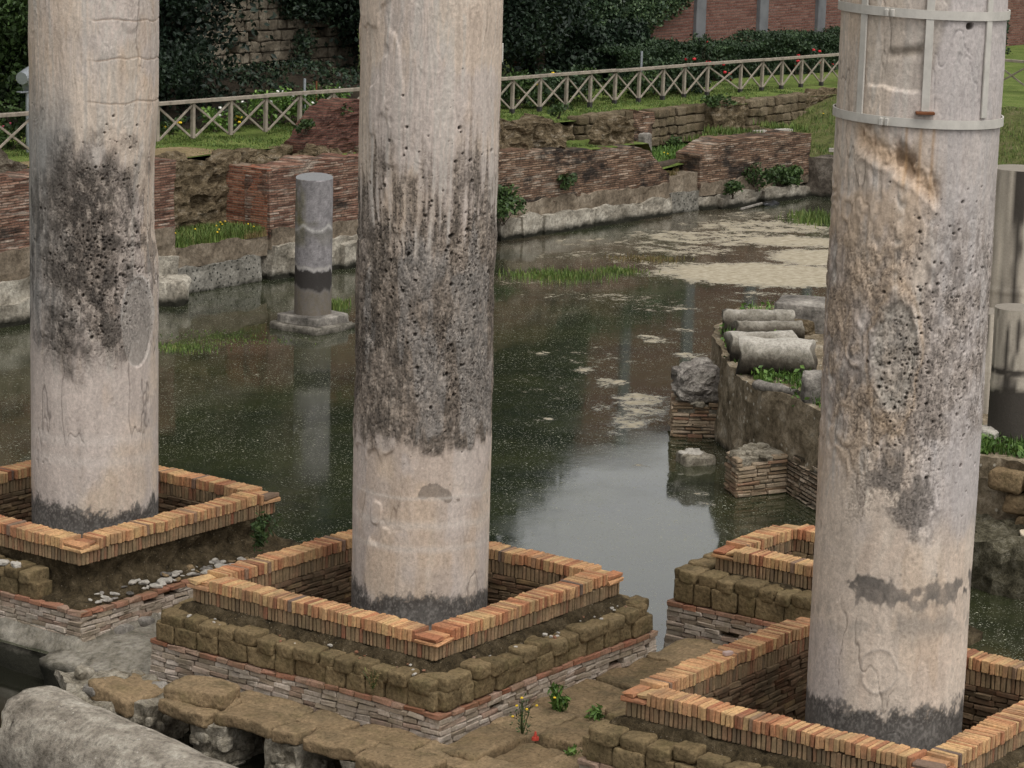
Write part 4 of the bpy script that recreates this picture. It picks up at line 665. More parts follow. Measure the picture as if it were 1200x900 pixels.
for k, (x0, x1, zt, mat, dz) in enumerate([(30.0, 32.4, 2.15, OLDTUFA, .05), (32.5, 34.9, 2.36, TUFA, 0), (34.95, 35.7, 2.28, FARBRICK2, -.08), (35.7, 38.3, 2.30, TUFA, 0), (38.3, 38.9, 2.3, OLDTUFA, -.3), (38.9, 40.6, 2.22, OLDTUFA, .1), (40.6, 43.6, 2.26, TUFA, .0), (43.6, 46.4, 2.2, OLDTUFA, .1)]):
    mb = MB()
    if mat is TUFA:
        for r_ in range(4):
            s, q = run(x1-x0, .42, .25); zc = zt-.12-.235*r_; stones(mb, np.stack([x0+(x1-x0)/2+s, 20.5+dz+.15+rng.normal(0, .02, len(s)), np.full(len(s), zc)], 1), np.stack([q/2-.01, np.full(len(s), .2), np.full(len(s), .112)], 1), None, 8, .022, 4)
    else: wallgrid(mb, (x0, 20.5+dz), (x1, 20.5+dz), .9, rag([(0, zt), (x1-x0, zt)], .08, k), .4, .09, .06, 3, k+70, .15, .05)
    mb.build('wall_section', M_tufa('far grey tufa', (.10, .075, .045), (.19, .15, .10), (.05, .042, .026), .4) if mat is TUFA else mat, t)
mb = MB(); stones(mb, [(34.3, 19.7, 1.55)], [(.16, .12, .34)], None, 8, .02, 4); mb.build('stone_post', GREYST, label='short grey stone post standing before the tufa block wall', cat='post')
mb = MB(); cyl(mb, (33.9, 19.2, 1.10), (35.2, 19.3, 1.12), .10, None, 12, 12, .02); mb.build('log', BARK, label='dark log lying in the gap between the brown brick walls', cat='log')
mb = MB(); bar(mb, px(886, 154.5, y=18.9), px(925, 152, y=18.9), .22, .06); mb.build('marble_strip', CHIP, label='long pale marble strip lying on the far brick wall', cat='slab')
t = thing('corner_wall', 'low dark plastered wall closing the far corner of the pond', 'wall', (39.8, 16, -.4)); mb = MB(); wallgrid(mb, (39.6, 18.1), (39.6, 4), -.4, rag([(0, 1.0), (14, 1.05)], .06, 4), .6, .11, .04, 2.4, 80); mb.build('wall_body', M_rough('dark stained plaster', [(.3, (.04, .033, .026)), (.5, (.12, .10, .08)), (.72, (.27, .235, .195))], 1.6, None, .8, .03, .05), t)
mb = MB(); bar(mb, (39.9, 17.6, 1.22), (40.9, 15.2, 1.30), .10, .10); mb.build('white_pipe', CHIP, label='pale pole lying on the grass slope above the corner wall', cat='pole')
p = px(956, 226, z=0.); piece('boulder', p[0], p[1], -.1, (.42, .34, .32), GREYST, 'pale grey boulder in the water at the far corner of the pond', 'boulder', None, 3, .2, .1)
p, q = px(868, 245, z=.05), px(893, 238, z=.08); mb = MB(); bar(mb, p, q, .05, .05); mb.build('grey_stick', GREYST, label='pale stick floating beside the far wall', cat='stick')
p = px(903, 240, z=.0); piece('black_bag', p[0], p[1], -.05, (.42, .10, .06), M_plain('black plastic', (.012, .012, .013), .3, 8, .35, .5), 'crumpled black bag floating beside the far wall', 'bag', None, 2.2, .5, .1)
p = px(706, 250, z=.0); piece('white_bottle', p[0], p[1], -.02, (.12, .06, .06), CHIP, 'small white plastic bottle floating by the pale wall', 'bottle', None, 2.5, .05, .1)
p = px(193, 337, z=.3); t_ = piece('pale_block', p[0], p[1], -.2, (.42, .36, .34), PLASTER, 'pale stone block in the water just right of the leftmost column', 'block', None, 6, .15, .02)
# ---------------------------------------------------------------- round podium on the right with its piers
pod = [(16.5, 5.9), (14.7, 5.3), (13.6, 4.6), (12.6, 3.85), (11.5, 2.9), (10.75, 1.95), (10.3, 1.1), (9.95, .45), (9.45, -.7), (9.05, -1.8), (8.85, -2.6), (8.9, -3.4), (9.3, -4.9), (10.5, -7.2), (13, -9), (17, -9.3), (20.5, -7), (21.5, -3), (21, 2), (19.5, 5)][::-1]
pod = np.array(pod); 
if np.sum(pod[:, 0]*np.roll(pod[:, 1], -1)-np.roll(pod[:, 0], -1)*pod[:, 1]) < 0: pod = pod[::-1]
t = thing('round_podium', 'round ruined podium with a brown concrete wall and weeds on top, behind the strapped column', 'podium', (14.5, -2, -.4)); mb = MB(); mound(mb, pod, -.4, 1.36, .13, .06, 2.2, .0, 2); mb.build('podium_core', CONCR, t)
mb = MB(); N = 9000; c0 = pod.mean(0); i = rng.integers(0, len(pod), N); f = rng.random((N, 1)); q = pod[i]*(1-f)+np.roll(pod, -1, 0)[i]*f; q = c0+(q-c0)*np.sqrt(rng.uniform(.55, .93, (N, 1))); ok = fbm(np.concatenate([q*1.1, 0*q[:, :1]], 1), 3) > -.12; q = q[ok]; blades(mb, np.concatenate([q, np.full((len(q), 1), 1.33)], 1), .22, .012, .6); leaves(mb, np.concatenate([q, np.full((len(q), 1), 1.42)], 1)+rng.normal(0, .06, (len(q), 3)), .045); mb.build('weeds', L_BRIGHT, t, kind='stuff')
def wedge(mb, pts, zt, res=.1, seed=0, amp=.02): mound(mb, pts, -.35, zt, res, amp, 4, 0, seed); return mb
def courses(mb, pts, z0, zt, w=.27, broke=0.):
    """brick courses round an open or closed plan line (outside to the right of the run)"""
    for a, b in zip(pts[:-1], pts[1:]):
        a = np.array(a); b = np.array(b); d = b-a; L = np.linalg.norm(d); d = d/L; n = np.array([d[1], -d[0]]); z = z0+.03; k = 0
        while z < zt:
            s, q = run(L, w, .35); m_ = (a+b)/2; nn = len(s); keep = rng.random(nn) > (.03 if z < zt-.15 else broke); P = np.concatenate([m_+s[:, None]*d-(.035+rng.normal(0, .008, nn))[:, None]*n, np.full((nn, 1), z+rng.normal(0, .003))], 1)
            bricks(mb, P[keep], np.stack([q/2-.006, np.full(nn, .05), np.full(nn, .0225)], 1)[keep], yaw_m(math.atan2(d[1], d[0])), .010, .005); z += .056; k += 1
def pier(label, A, B, Cc, D, zt):
    A, B, Cc, D = (np.array(q, float) for q in (A, B, Cc, D)); t = thing('brick_pier', label, 'pier', (*((A+B+Cc+D)/4), -.3), 'brick piers of the podium'); mb = MB(); c0 = (A+B+Cc+D)/4; wedge(mb, [c0+(q-c0)*.92 for q in (A, B, Cc, D)], zt-.01, .09, 3, .02); mb.build('rubble_core', RUBBLE, t)
    mb = MB(); courses(mb, [D, A, B, Cc], -.06, zt, .26, .3); o = mb.build('brick_face', M_brick('pale pier brick', [(0, (.20, .12, .075)), (.3, (.32, .23, .15)), (.6, (.40, .31, .225)), (.85, (.33, .24, .165)), (1, (.26, .125, .08))], .3, (.12, .10, .05), .6), t)
    mb = MB(); cc = [c0+(A-c0)*rng.uniform(-.6, .6)+(B-c0)*rng.uniform(-.6, .6) for _ in range(14)]; stones(mb, [(*q, zt+.005) for q in cc], np.stack([rng.uniform(.06, .14, 14), rng.uniform(.05, .10, 14), rng.uniform(.02, .045, 14)], 1), yaw_m(rng.uniform(0, 3, 14)), 5, .02, 7); mb.build('broken_top', RUBBLE, t, kind='stuff')
    return t
pier('nearer low brick pier at the podium foot with a broken left side', (9.64, 1.68), (10.43, 1.33), (10.9, 1.9), (10.03, 2.12), .56)
pier('farther low brick pier at the podium foot carrying a rough boulder', (12.38, 4.56), (12.83, 3.92), (13.45, 4.4), (12.98, 4.98), .54)
mb = MB(); U, Q = shell(22, 22, 18); D = U*2-1; D = D/((np.abs(D)**7).sum(-1)**(1/7))[:, None]*np.array([.33, .33, .27]); D = D@yaw_m([-.7])[0].T+np.array([12.82, 4.40, .80]); mb.add(D+vnoise(D, (2.5, 2.5, 5), 5, 3)*.16+vnoise(D, 11, 3, 8)*.04, Q); mb.build('rough_boulder', M_rough('pitted grey stone', [(.3, (.07, .06, .052)), (.46, (.23, .205, .18)), (.64, (.40, .365, .32))], 5, None, 1., .05), label='rough pitted grey boulder on top of the farther brick pier', cat='boulder')
t = thing('podium_brick_skirt', 'low skirt of pale brick courses round the podium foot', 'wall', (10.5, 1, -.3), None); mb = MB(); courses(mb, [(14.6, 5.2), (13.5, 4.35), (12.6, 3.5), (11.6, 2.65), (10.95, 2.0)], -.06, .58, .25, .5); courses(mb, [(10.44, 1.33), (9.80, .47), (9.2, -.9), (8.7, -2.0)], -.06, .60, .25, .4); mb.build('brick_face', bpy.data.materials['pale pier brick'], t)
mb = MB(); [wallgrid(mb, a, b, -.3, .56, .25, .1, .02, 3, 5) for a, b in (((14.6, 5.26), (13.5, 4.41)), ((13.5, 4.41), (12.6, 3.56)), ((12.6, 3.56), (11.6, 2.71)), ((11.6, 2.71), (11.0, 2.06)), ((10.5, 1.3), (9.86, .45)), ((9.86, .45), (9.26, -.9)), ((9.26, -.9), (8.8, -2.0)))]; mb.build('rubble_backing', RUBBLE, t)
for k in range(16):
    f = rng.random(); x, y = 12.2-f*1.2, 3.1-f*1.15; piece('loose_brick', x+rng.normal(0, .06), y+rng.normal(0, .06), .58, (.13, .08, .025), REDBRICK if k % 2 else RUBBLE, 'loose brick fallen on the brick skirt between the two piers', 'brick', 'loose bricks on the podium skirt', 8, .1, .2)
t = thing('rubble_plinth', 'low rubble wall at the water right of the strapped column', 'wall', (8, -4, -.3)); mb = MB(); mound(mb, [(7.55, -5.6), (9.2, -5.6), (9.2, -2.0), (8.6, -1.9), (7.75, -2.6), (7.5, -3.4)], -.3, .60, .1, .075, 4.2, 0, 6); mb.build('wall_body', M_rough('knobbly rubble', [(.3, (.035, .03, .018)), (.5, (.13, .115, .075)), (.7, (.26, .235, .175))], 7, None, 1., .06, -.05), t)
mb = MB(); stones(mb, [(8.35, -3.72, .66)], [(.34, .20, .035)], yaw_m([-.8]), 5, .02, 4); mb.build('marble_slab', M_plain('cream marble slab', (.55, .46, .34), .2, 8, .6), label='cream marble slab lying on the rubble wall right of the strapped column', cat='slab')
slab(8.45, 9.0, -4.6, -3.35, .98, .32, 'large tilted tufa block leaning on the podium wall at the right edge', tilt=(.0, -.25), yaw=.15, group=None)
mb = MB(); [stones(mb, [(8.83+.02*r_, -2.9-.5*j-.2*r_, 1.15-.28*r_)], [(.14, .24, .14)], yaw_m([rng.normal(0, .05)]), 5, .03, 4) for r_ in range(3) for j in range(5)]; mb.build('tufa_facing', TUFASLAB, label='tufa block facing of the podium at the right edge', cat='wall', smooth=True)
t = thing('low_brick_slab', 'small square slab in the water by the farther pier, topped with white stones', 'slab', (11.3, 3.2, -.2)); mb = MB(); stones(mb, [(11.14, 3.34, -.02)], [(.25, .22, .16)], yaw_m([-.55]), 9, .02, 4); mb.build('slab_body', RUBBLE, t)
for k in range(9): piece('white_stone', 11.14+rng.uniform(-.17, .17), 3.34+rng.uniform(-.14, .14), .12, (.08, .07, .03), CHIP, 'whitish flat stone on the small slab in the water', 'stone', 'white stones on the small slab', 3, .2, .2)
for k in range(5): x, y = px(rng.uniform(883, 908), rng.uniform(504, 511), z=.58)[:2]; piece('white_stone', x, y, .56, (.09, .07, .04), CHIP, 'whitish stone on the nearer brick pier', 'stone', 'white stones on the nearer pier', 3, .2, .2)
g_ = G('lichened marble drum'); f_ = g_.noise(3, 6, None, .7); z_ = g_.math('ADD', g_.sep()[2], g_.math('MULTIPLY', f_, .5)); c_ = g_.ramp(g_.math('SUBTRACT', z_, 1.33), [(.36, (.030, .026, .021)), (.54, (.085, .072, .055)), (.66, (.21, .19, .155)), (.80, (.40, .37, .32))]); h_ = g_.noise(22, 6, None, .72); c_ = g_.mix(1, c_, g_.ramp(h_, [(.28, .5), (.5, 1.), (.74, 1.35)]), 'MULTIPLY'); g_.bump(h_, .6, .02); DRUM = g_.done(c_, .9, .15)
def drum(u0, v0, u1, v1, rad, label, dz=.0, sink=.03, rag=.06, flat=None, rest=1.36, amp=.020):
    """drum lying on the podium between two photo points of its axis"""
    zc = rest+rad-sink+dz; p, q = px(u0, v0, z=zc), px(u1, v1, z=zc); mb = MB(); cyl(mb, p, q, rad, rad*.97, 48, 50, amp, 3.5, rag, int(u0)); return mb.build('fallen_drum', DRUM, label=label, cat='column drum', group='fallen column drums on the podium', smooth=True)
drum(866, 417, 952, 422, .30, 'largest fallen marble drum, nearest of the four on the podium'); drum(855, 408, 930, 407, .25, 'broken fallen drum tucked right behind the nearest drum'); drum(860, 390, 936, 388, .17, 'flat weathered drum fragment in the middle of the fallen pile', .06, amp=.03, rag=.07); drum(846, 377, 930, 378, .21, 'farthest fallen drum with dark stains, beside the square block', .04)
p = px(950, 362, z=1.75); mb = MB(); stones(mb, [(p[0]+.15, p[1], 1.62)], [(.45, .62, .24)], yaw_m([.35]), 14, .02, 3); mb.build('marble_block', GREYST, label='large square marble block behind the fallen drums', cat='block')
p = px(935, 385, z=1.45); piece('dark_stone', p[0], p[1], 1.3, (.3, .25, .22), OLDTUFA, 'dark stone wedged below the square marble block', 'stone', None, 4, .2, .1)
p, q = px(888, 450, z=1.42), px(934, 462, z=1.42); mb = MB(); cyl(mb, p, q, .085, .06, 18, 14, .02, 5, .06); mb.build('stone_fragment', GREYST, label='slender stone fragment lying in the weeds at the podium edge', cat='stone', smooth=True)
p = px(955, 460, z=1.5); mb = MB(); stones(mb, [(p[0], p[1], 1.56)], [(.26, .20, .22)], yaw_m([.6]), 5, .03, 4); mb.build('angular_block', GREYST, label='angular grey block in the weeds beside the strapped column', cat='block')
p = px(1156, 512, z=1.42); piece('white_block', p[0], p[1], 1.34, (.20, .16, .13), CHIP, 'small white block in the weeds right of the strapped column', 'block', None, 5, .15, .05)
# standing stumps at the right edge, painted by lime streaks and black algae
def stump(cx, cy, r, z0, z1, label, seed, blk):
    na = 44; zz = np.linspace(z0, z1, int((z1-z0)/.04)); a = np.linspace(0, 2*np.pi, na+1)[:-1]; Z, A = np.meshgrid(zz, a, indexing='ij'); S = np.sin(A-math.atan2(CAM[1]-cy, CAM[0]-cx)); P = np.stack([np.cos(A)*r*5, np.sin(A)*r*5, Z*.5], -1)
    st = fbm(P*1.6, 4, seed)+.6*fbm(P*(4, 4, .6), 3, seed+2); c = np.zeros(Z.shape+(3,))+np.array([.46, .405, .33]); c = c*(1+.9*st)[..., None]; c = mxc(c, (.05, .042, .034), sstep(.02, .3, blk(S, Z, st)+.3*fbm(P*(5, 5, 3), 3, seed+7))); ring = np.exp(-((Z-z0-.45*(z1-z0))/.03)**2); R = r*(1+.03*ring)+.01*st
    m_ = MB(); V = np.stack([cx+R*np.cos(A), cy+R*np.sin(A), Z], -1); k = np.arange(V.shape[0]*na).reshape(-1, na); b = np.roll(k, -1, 1); m_.add(V, np.stack([k[:-1], b[:-1], b[1:], k[1:]], -1).reshape(-1, 4), None, 0., np.clip(c, .01, .7).reshape(-1, 3))
    m_.add(np.concatenate([[[cx, cy, z1+.03]], V[-1]]), None, [[0, 1+i, 1+(i+1) % na] for i in range(na)], 0., np.tile([.24, .21, .17], (na+1, 1))); return m_.build('standing_drum', MARBLE, None, (cx, cy, z0), True, True, label=label, cat='column', group='standing drums on the podium')
p = px(1197, 521, z=1.36); stump(p[0]+.12, p[1]+.2, .335, 1.3, 3.18, 'standing white streaked column stump with a black foot, nearest at the right edge', 3, lambda S, Z, st: np.maximum(sstep(2.15, 1.95, Z+.2*st)-.05, np.maximum(st*1.2+.02-.3*np.abs(S), sstep(2.42, 2.36, Z)*sstep(2.28, 2.34, Z)*.3)))
p = px(1172, 505, z=1.36); stump(p[0]+1.05, p[1]+1.0, .36, 1.3, 2.78, 'dark standing column stump behind the white streaked one', 5, lambda S, Z, st: .3-.4*sstep(.4, .8, S)+.5*st)
p = px(1205, 470, z=1.36); stump(p[0]+1.2, p[1]+.9, .45, 1.3, 4.55, 'tall standing column stump with a black stripe, rear of the three at the right edge', 8, lambda S, Z, st: .35-1.6*np.abs(S+.05)+.4*st-.0*Z)
# ---------------------------------------------------------------- wooden fence round the garden
FY = 22.5; up = [(184, 163), (226, 167), (270, 163), (311, 158), (600, 133), (632, 129), (663, 128), (691, 126), (720, 124), (748, 121), (776, 119), (801, 116), (828, 115), (867, 111), (892, 112), (915, 110), (938, 106), (962, 104)]
xs = [float(px(u, v, y=FY)[0]) for u, v in up]
xs = [xs[0]-1.2*k for k in range(9, 0, -1)]+xs[:4]+list(np.linspace(xs[3], xs[4], 9)[1:-1])+xs[4:]+[xs[-1]+1.2*k for k in range(1, 4)]
XE = xs[-1]; HF = .93
t = thing('wooden_fence', 'long weathered wooden fence with crossed braces along the garden edge', 'fence', (30, FY, 2.2))
pts = [(x, FY, float(zt_(x))-.03) for x in xs]+[(XE, FY-1.25*k, float(zt_(XE))-.03) for k in range(1, 13)]
for i, (x, y, z) in enumerate(pts):
    mb = MB(); bar(mb, (x, y, z+.12), (x, y, z+HF-.04), .082, .082); o = mb.build('post', WOOD, t)
    if i > 12: mb = MB(); bar(mb, (x, y, z-.15), (x, y, z+.15), .105, .105); mb.build('post_socket', POSTFOOT, o)
mb = MB()
for k in range(0, len(pts)-1, 3):
    a, b = pts[k], pts[min(k+3, len(pts)-1)]
    if a[0] < XE-.01 and b[1] < FY-.01: 
        e = (XE, FY, a[2]); bar(mb, (a[0]-.02, a[1]-.03, a[2]+HF), (e[0], e[1]-.03, e[2]+HF), .13, .075); bar(mb, (e[0], e[1], e[2]+HF), (b[0], b[1]-.02, b[2]+HF), .13, .075)
    else: bar(mb, (a[0]-.01, a[1]-.03*(a[0] < XE-.01), a[2]+HF+rng.normal(0, .006)), (b[0]+.01*(a[0] < XE-.01), b[1]-.03*(a[0] < XE-.01), b[2]+HF+rng.normal(0, .006)), .13, .075)
mb.build('top_rail', WOOD, t)
for a, b in zip(pts[:-1], pts[1:]):
    a = np.array(a); b = np.array(b); d = (b-a)/np.linalg.norm(b-a); o = np.array([-d[1], d[0], 0])*.02; zu = np.array([0, 0, HF-.09]); zl = np.array([0, 0, .16])
    for p, q, sg in ((a+zu+d*.06, b+zl-d*.06, 1), (a+zl+d*.06, b+zu-d*.06, -1)): mb = MB(); bar(mb, p+o*sg, q+o*sg, .03, .052); mb.build('brace', WOOD, t)
# ---------------------------------------------------------------- garden walls behind
t = thing('garden_brick_wall', 'tall red brick garden wall with grey concrete pilasters, upper right background', 'wall', (52, 28, 1.5)); GY = 28.
mb = MB(); wallgrid(mb, (40.5, GY), (75, GY), 1.2, 9.4, .5, .5, .02, 1.5, 3); mb.build('brickwork', GARDENBRICK, t)
for u0, u1 in ((660, 671), (742, 752), (815, 826), (889, 899), (957, 966), (1022, 1031), (1085, 1094), (1146, 1155), (1204, 1212)):
    a, b = px(u0, 40, y=GY-.1)[0], px(u1, 40, y=GY-.1)[0]; mb = MB(); bricks(mb, [((a+b)/2, GY-.03, 5.3)], [((b-a)/2, .10, 4.2)], None, .02, .003); mb.build('pilaster', CONCRETE, t)
mb = MB(); wallgrid(mb, (40.4, GY-.12), (75, GY-.12), 9.35, 9.6, .75, .5, .01); mb.build('wall_cap', CONCRETE, t)
STONEW = M_rough('pale tufa ashlar', [(.3, (.05, .042, .03)), (.5, (.145, .12, .088)), (.72, (.26, .225, .17))], 2.2, None, .8, .04)
t = thing('ashlar_wall', 'old pale tufa ashlar wall between the dark trees in the left background', 'wall', (30, 28.6, 2)); mb = MB()
for r_ in range(23):
    zc = 2.7+.27*r_+.13
    s, q = run(7.5, .40, .45); nn = len(s); ok = rng.random(nn) > .05; stones(mb, np.stack([30+s, 28.75+rng.normal(0, .03, nn), np.full(nn, zc)], 1)[ok], np.stack([q/2-.012, np.full(nn, .22), np.full(nn, .128)], 1)[ok], None, 12, .02, 3)
mb.build('ashlar_blocks', STONEW, t); mb = MB(); wallgrid(mb, (26, 28.85), (34, 28.85), 1.5, 9, .6, .5, .04); mb.build('wall_core', OLDTUFA, t)
# ---------------------------------------------------------------- trees, hedge, ivy, shrubs
def tree(label, cx, cy, zb, H, rx, ry, n, mat, size, zlow=.12, trunk=.16, name='evergreen_tree', seed=0, nc=46, group='dark trees behind the fence', dens=1.):
    t = thing(name, label, 'tree', (cx, cy, zb), group); ct = np.array([cx, cy, zb+H*(zlow+1)/2]); rz = H*(1-zlow)/2
    d = rng.normal(0, 1, (nc, 3)); d /= np.linalg.norm(d, axis=1)[:, None]; k = rng.uniform(.55, .95, (nc, 1)); cs = ct+d*k*np.array([rx, ry, rz]); sp = rng.uniform(.20, .36, nc)*(rx+ry+rz)/3*1.15
    mb = MB(); tr = [(0, trunk), (H*.5, trunk*.7), (H*.8, trunk*.3)]
    cyl(mb, (cx, cy, zb-.1), (cx+.15, cy+.1, zb+H*.6), trunk, trunk*.5, 10, 12, .03, 2)
    for i in range(0, nc, 4): cyl(mb, (cx+.08, cy+.05, zb+H*rng.uniform(.2, .5)), cs[i], trunk*.35, trunk*.1, 6, 6, .02, 2)
    mb.build('trunk', BARK, t)
    mb = MB(); P = clumps(cs, n, sp); r = np.clip(rng.random(n)*.75+.3*fbm(P*.9, 3), 0, 1); leaves(mb, P, size, .3, r); P = ct+rng.normal(0, .38, (n//5, 3))*np.array([rx, ry, rz]); leaves(mb, P, size*1.5, 0, rng.random(n//5)*.2); mb.build('crown', mat, t); return t  # inner leaves take the darkest tones, crown shade put into their colour
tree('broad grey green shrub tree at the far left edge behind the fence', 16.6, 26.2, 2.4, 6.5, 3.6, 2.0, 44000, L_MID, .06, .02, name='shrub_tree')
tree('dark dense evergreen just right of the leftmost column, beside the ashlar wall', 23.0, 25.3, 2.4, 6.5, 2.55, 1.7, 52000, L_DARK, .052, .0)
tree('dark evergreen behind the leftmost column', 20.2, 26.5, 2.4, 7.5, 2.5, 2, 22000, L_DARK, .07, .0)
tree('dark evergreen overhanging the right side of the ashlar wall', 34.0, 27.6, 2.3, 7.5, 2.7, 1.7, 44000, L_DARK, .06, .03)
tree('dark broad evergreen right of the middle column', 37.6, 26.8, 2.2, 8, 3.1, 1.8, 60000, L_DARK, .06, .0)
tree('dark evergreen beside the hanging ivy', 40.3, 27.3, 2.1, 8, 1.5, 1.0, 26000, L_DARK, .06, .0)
for i, (x, y, h, r) in enumerate([(6, 30, 14, 6), (15, 32, 15, 6), (24, 33, 15, 6), (33, 32, 15, 5.5), (39.5, 32.5, 15, 4.2)]):
    tree('very tall dark tree behind the garden, its crown above the picture', x, y, 2.4, h, r, 3.5, 9000, L_DARK, .30, .12, .3, name='tall_tree', nc=60, group='very tall trees behind the garden')
# plants on the ashlar wall
for i, (x, z, r, n) in enumerate([(30.6, 5.4, .7, 3000), (31.7, 4.6, .5, 1800), (29.7, 6.0, .6, 1500), (31.2, 3.6, .4, 700)]): mb = MB(); leaves(mb, clumps([(x+rng.normal(0, r*.5), 28.35, z+rng.normal(0, r*.6)) for _ in range(8)], n, np.full(8, .4)), .06); mb.build('wall_creeper', L_DARK, label='dark creeper hanging on the pale ashlar wall', cat='creeper', group='creepers on the ashlar wall')
def ivy():
    t = thing('hanging_ivy', 'curtain of glossy ivy hanging down over the red garden wall', 'ivy', (45, 27.6, 2)); mb = MB(); P = []; r = []
    for k in range(520):
        x = rng.uniform(40.8, 49.0); f = (x-40.8)/8.2; zt = rng.uniform(4.4, 8.8 if f < .25 else 5.8); zb = 2.6+.6*f+1.0*f**3+abs(rng.normal(0, .5))*(.2+f); 
        if zt < zb+.3: continue
        n = int((zt-zb)*34*(1.25-.85*f)); z = rng.uniform(zb, zt, n); y = 27.75-.45*(1-f*.7)*np.sin(np.clip((z-zb)/(zt-zb), 0, 1)*3.1)-rng.random(n)*.35*(1.2-f); P.append(np.stack([x+rng.normal(0, .07, n)+.1*np.sin(z*2+k), y, z], -1)); r.append(np.clip(rng.random(n)*.6+.35*f+.1*rng.normal(0, 1, n), 0, 1))
    P = np.concatenate(P); leaves(mb, P, .06, .2, np.concatenate(r), .8); mb.build('ivy_leaves', L_IVY, t)
    mb = MB(); n = 20000; P = clumps([(rng.uniform(41, 45.0), 26.9+rng.normal(0, .2), rng.uniform(2.2, 3.6)) for _ in range(40)], n, np.full(40, .55)); leaves(mb, P, .06, .2, rng.random(n)*.7, .8); mb.build('ivy_skirt', L_DARK, t)
ivy()
def hedge():
    t = thing('clipped_hedge', 'long dark clipped hedge in front of the red garden wall', 'hedge', (50, 25.8, 2)); mb = MB(); n = 70000; x = rng.uniform(41.5, 66, n); f = rng.random(n); top = rng.random(n) < .35
    zt = 3.12+.10*np.sin(x*.9)+.08*np.sin(x*2.3); y = np.where(top, rng.uniform(25.3, 26.6, n), 25.35+.16*noise(np.stack([x*1.3, f*4, 0*x], -1))+rng.normal(0, .05, n)); z = np.where(top, zt+rng.normal(0, .05, n), 1.95+(zt-1.95)*f)
    leaves(mb, np.stack([x, y, z], -1), .046, .3, np.clip(rng.random(n)*.8+.3*noise(np.stack([x*2, z*2, y], -1)), 0, 1)); wallgrid(mb, (43.2, 25.6), (66, 25.6), 1.9, 2.95, .8, .3, .08); mb.build('hedge_leaves', L_HEDGE, t); mb = MB()
    for x in np.arange(42, 66, .7): cyl(mb, (x, 25.6, 1.6), (x+rng.normal(0, .1), 25.6, 2.4), .03, None, 6, 4, .01)
    mb.build('stems', BARK, t)
hedge()
def blossoms(mb, P, s):
    for p in P: stones(mb, [p], [(s, s, s*.75)], None, 2.4, s*.18, 14)
def shrub(label, x, y, zb, h, r, n, mat, flowers=None, nf=0, fs=.05, group=None, size=.055, name='rose_bush', cat='bush'):
    t = thing(name, label, cat, (x, y, zb), group); mb = MB(); cs = np.stack([x+rng.normal(0, r*.5, 9), y+rng.normal(0, r*.35, 9), zb+h*rng.uniform(.25, .9, 9)], -1); P = clumps(cs, n, np.full(9, r*.5)); leaves(mb, P, size); mb.build('foliage', mat, t)
    mb = MB()
    for i in range(5): cyl(mb, (x+rng.normal(0, .05), y, zb-.05), cs[i], .012, .006, 5, 4, .004)
    mb.build('stems', BARK, t)
    if flowers: mb = MB(); blossoms(mb, P[rng.choice(n, nf)]+np.array([-.08, -.08, .06]), fs); mb.build('blossoms', flowers, t)
for u, h, r, n, f, nf, lab in [(310, .9, .5, 500, F_WHITE, 6, 'white rose bush'), (345, .8, .5, 500, F_WHITE, 5, 'white rose bush'), (375, .9, .6, 700, None, 0, 'green bush'), (395, .8, .5, 500, F_WHITE, 3, 'white rose bush'), (250, .6, .4, 300, F_WHITE, 3, 'low white rose'), (275, .7, .4, 300, F_YEL, 4, 'yellow flowering bush'), (14, .9, .6, 700, F_PINK, 5, 'pink rose bush'), (28, .9, .5, 600, None, 0, 'green bush'), (200, .4, .3, 200, F_YEL, 4, 'low yellow flowers')]:
    p = px(u, 140, y=23.6); shrub(lab+' behind the fence in the left background', p[0], 23.6, float(zt_(p[0])), h, r, n, L_MID if f is not F_WHITE else L_BRIGHT, f, nf, .036, 'bushes along the left fence')
for u, h, r, n in [(605, .9, .6, 1100), (640, 1.0, .6, 1200), (658, .9, .6, 1100), (685, .8, .5, 800), (715, .6, .4, 500), (745, .7, .45, 700), (762, 1., .6, 1200), (790, .9, .55, 1000), (812, .8, .5, 700)]:
    p = px(u, 115, y=23.4); shrub('green bush growing through the fence right of the middle column', p[0], 23.3, float(zt_(p[0])), h, r, n, L_MID if u % 2 else L_HEDGE, F_YEL if u == 640 else None, 3, .04, 'bushes along the right fence', .06)
for u, v, n in [(826, 42, 3), (838, 60, 4), (800, 62, 3), (845, 80, 4), (935, 46, 4), (950, 53, 3), (790, 72, 2), (975, 70, 2)]:
    p = px(u, v, y=25.1); shrub('red rose bush standing against the clipped hedge', p[0], 25.1, 1.95, max(.6, p[2]-1.85), .4, 300, L_HEDGE, F_RED, n, .05, 'red roses by the hedge')
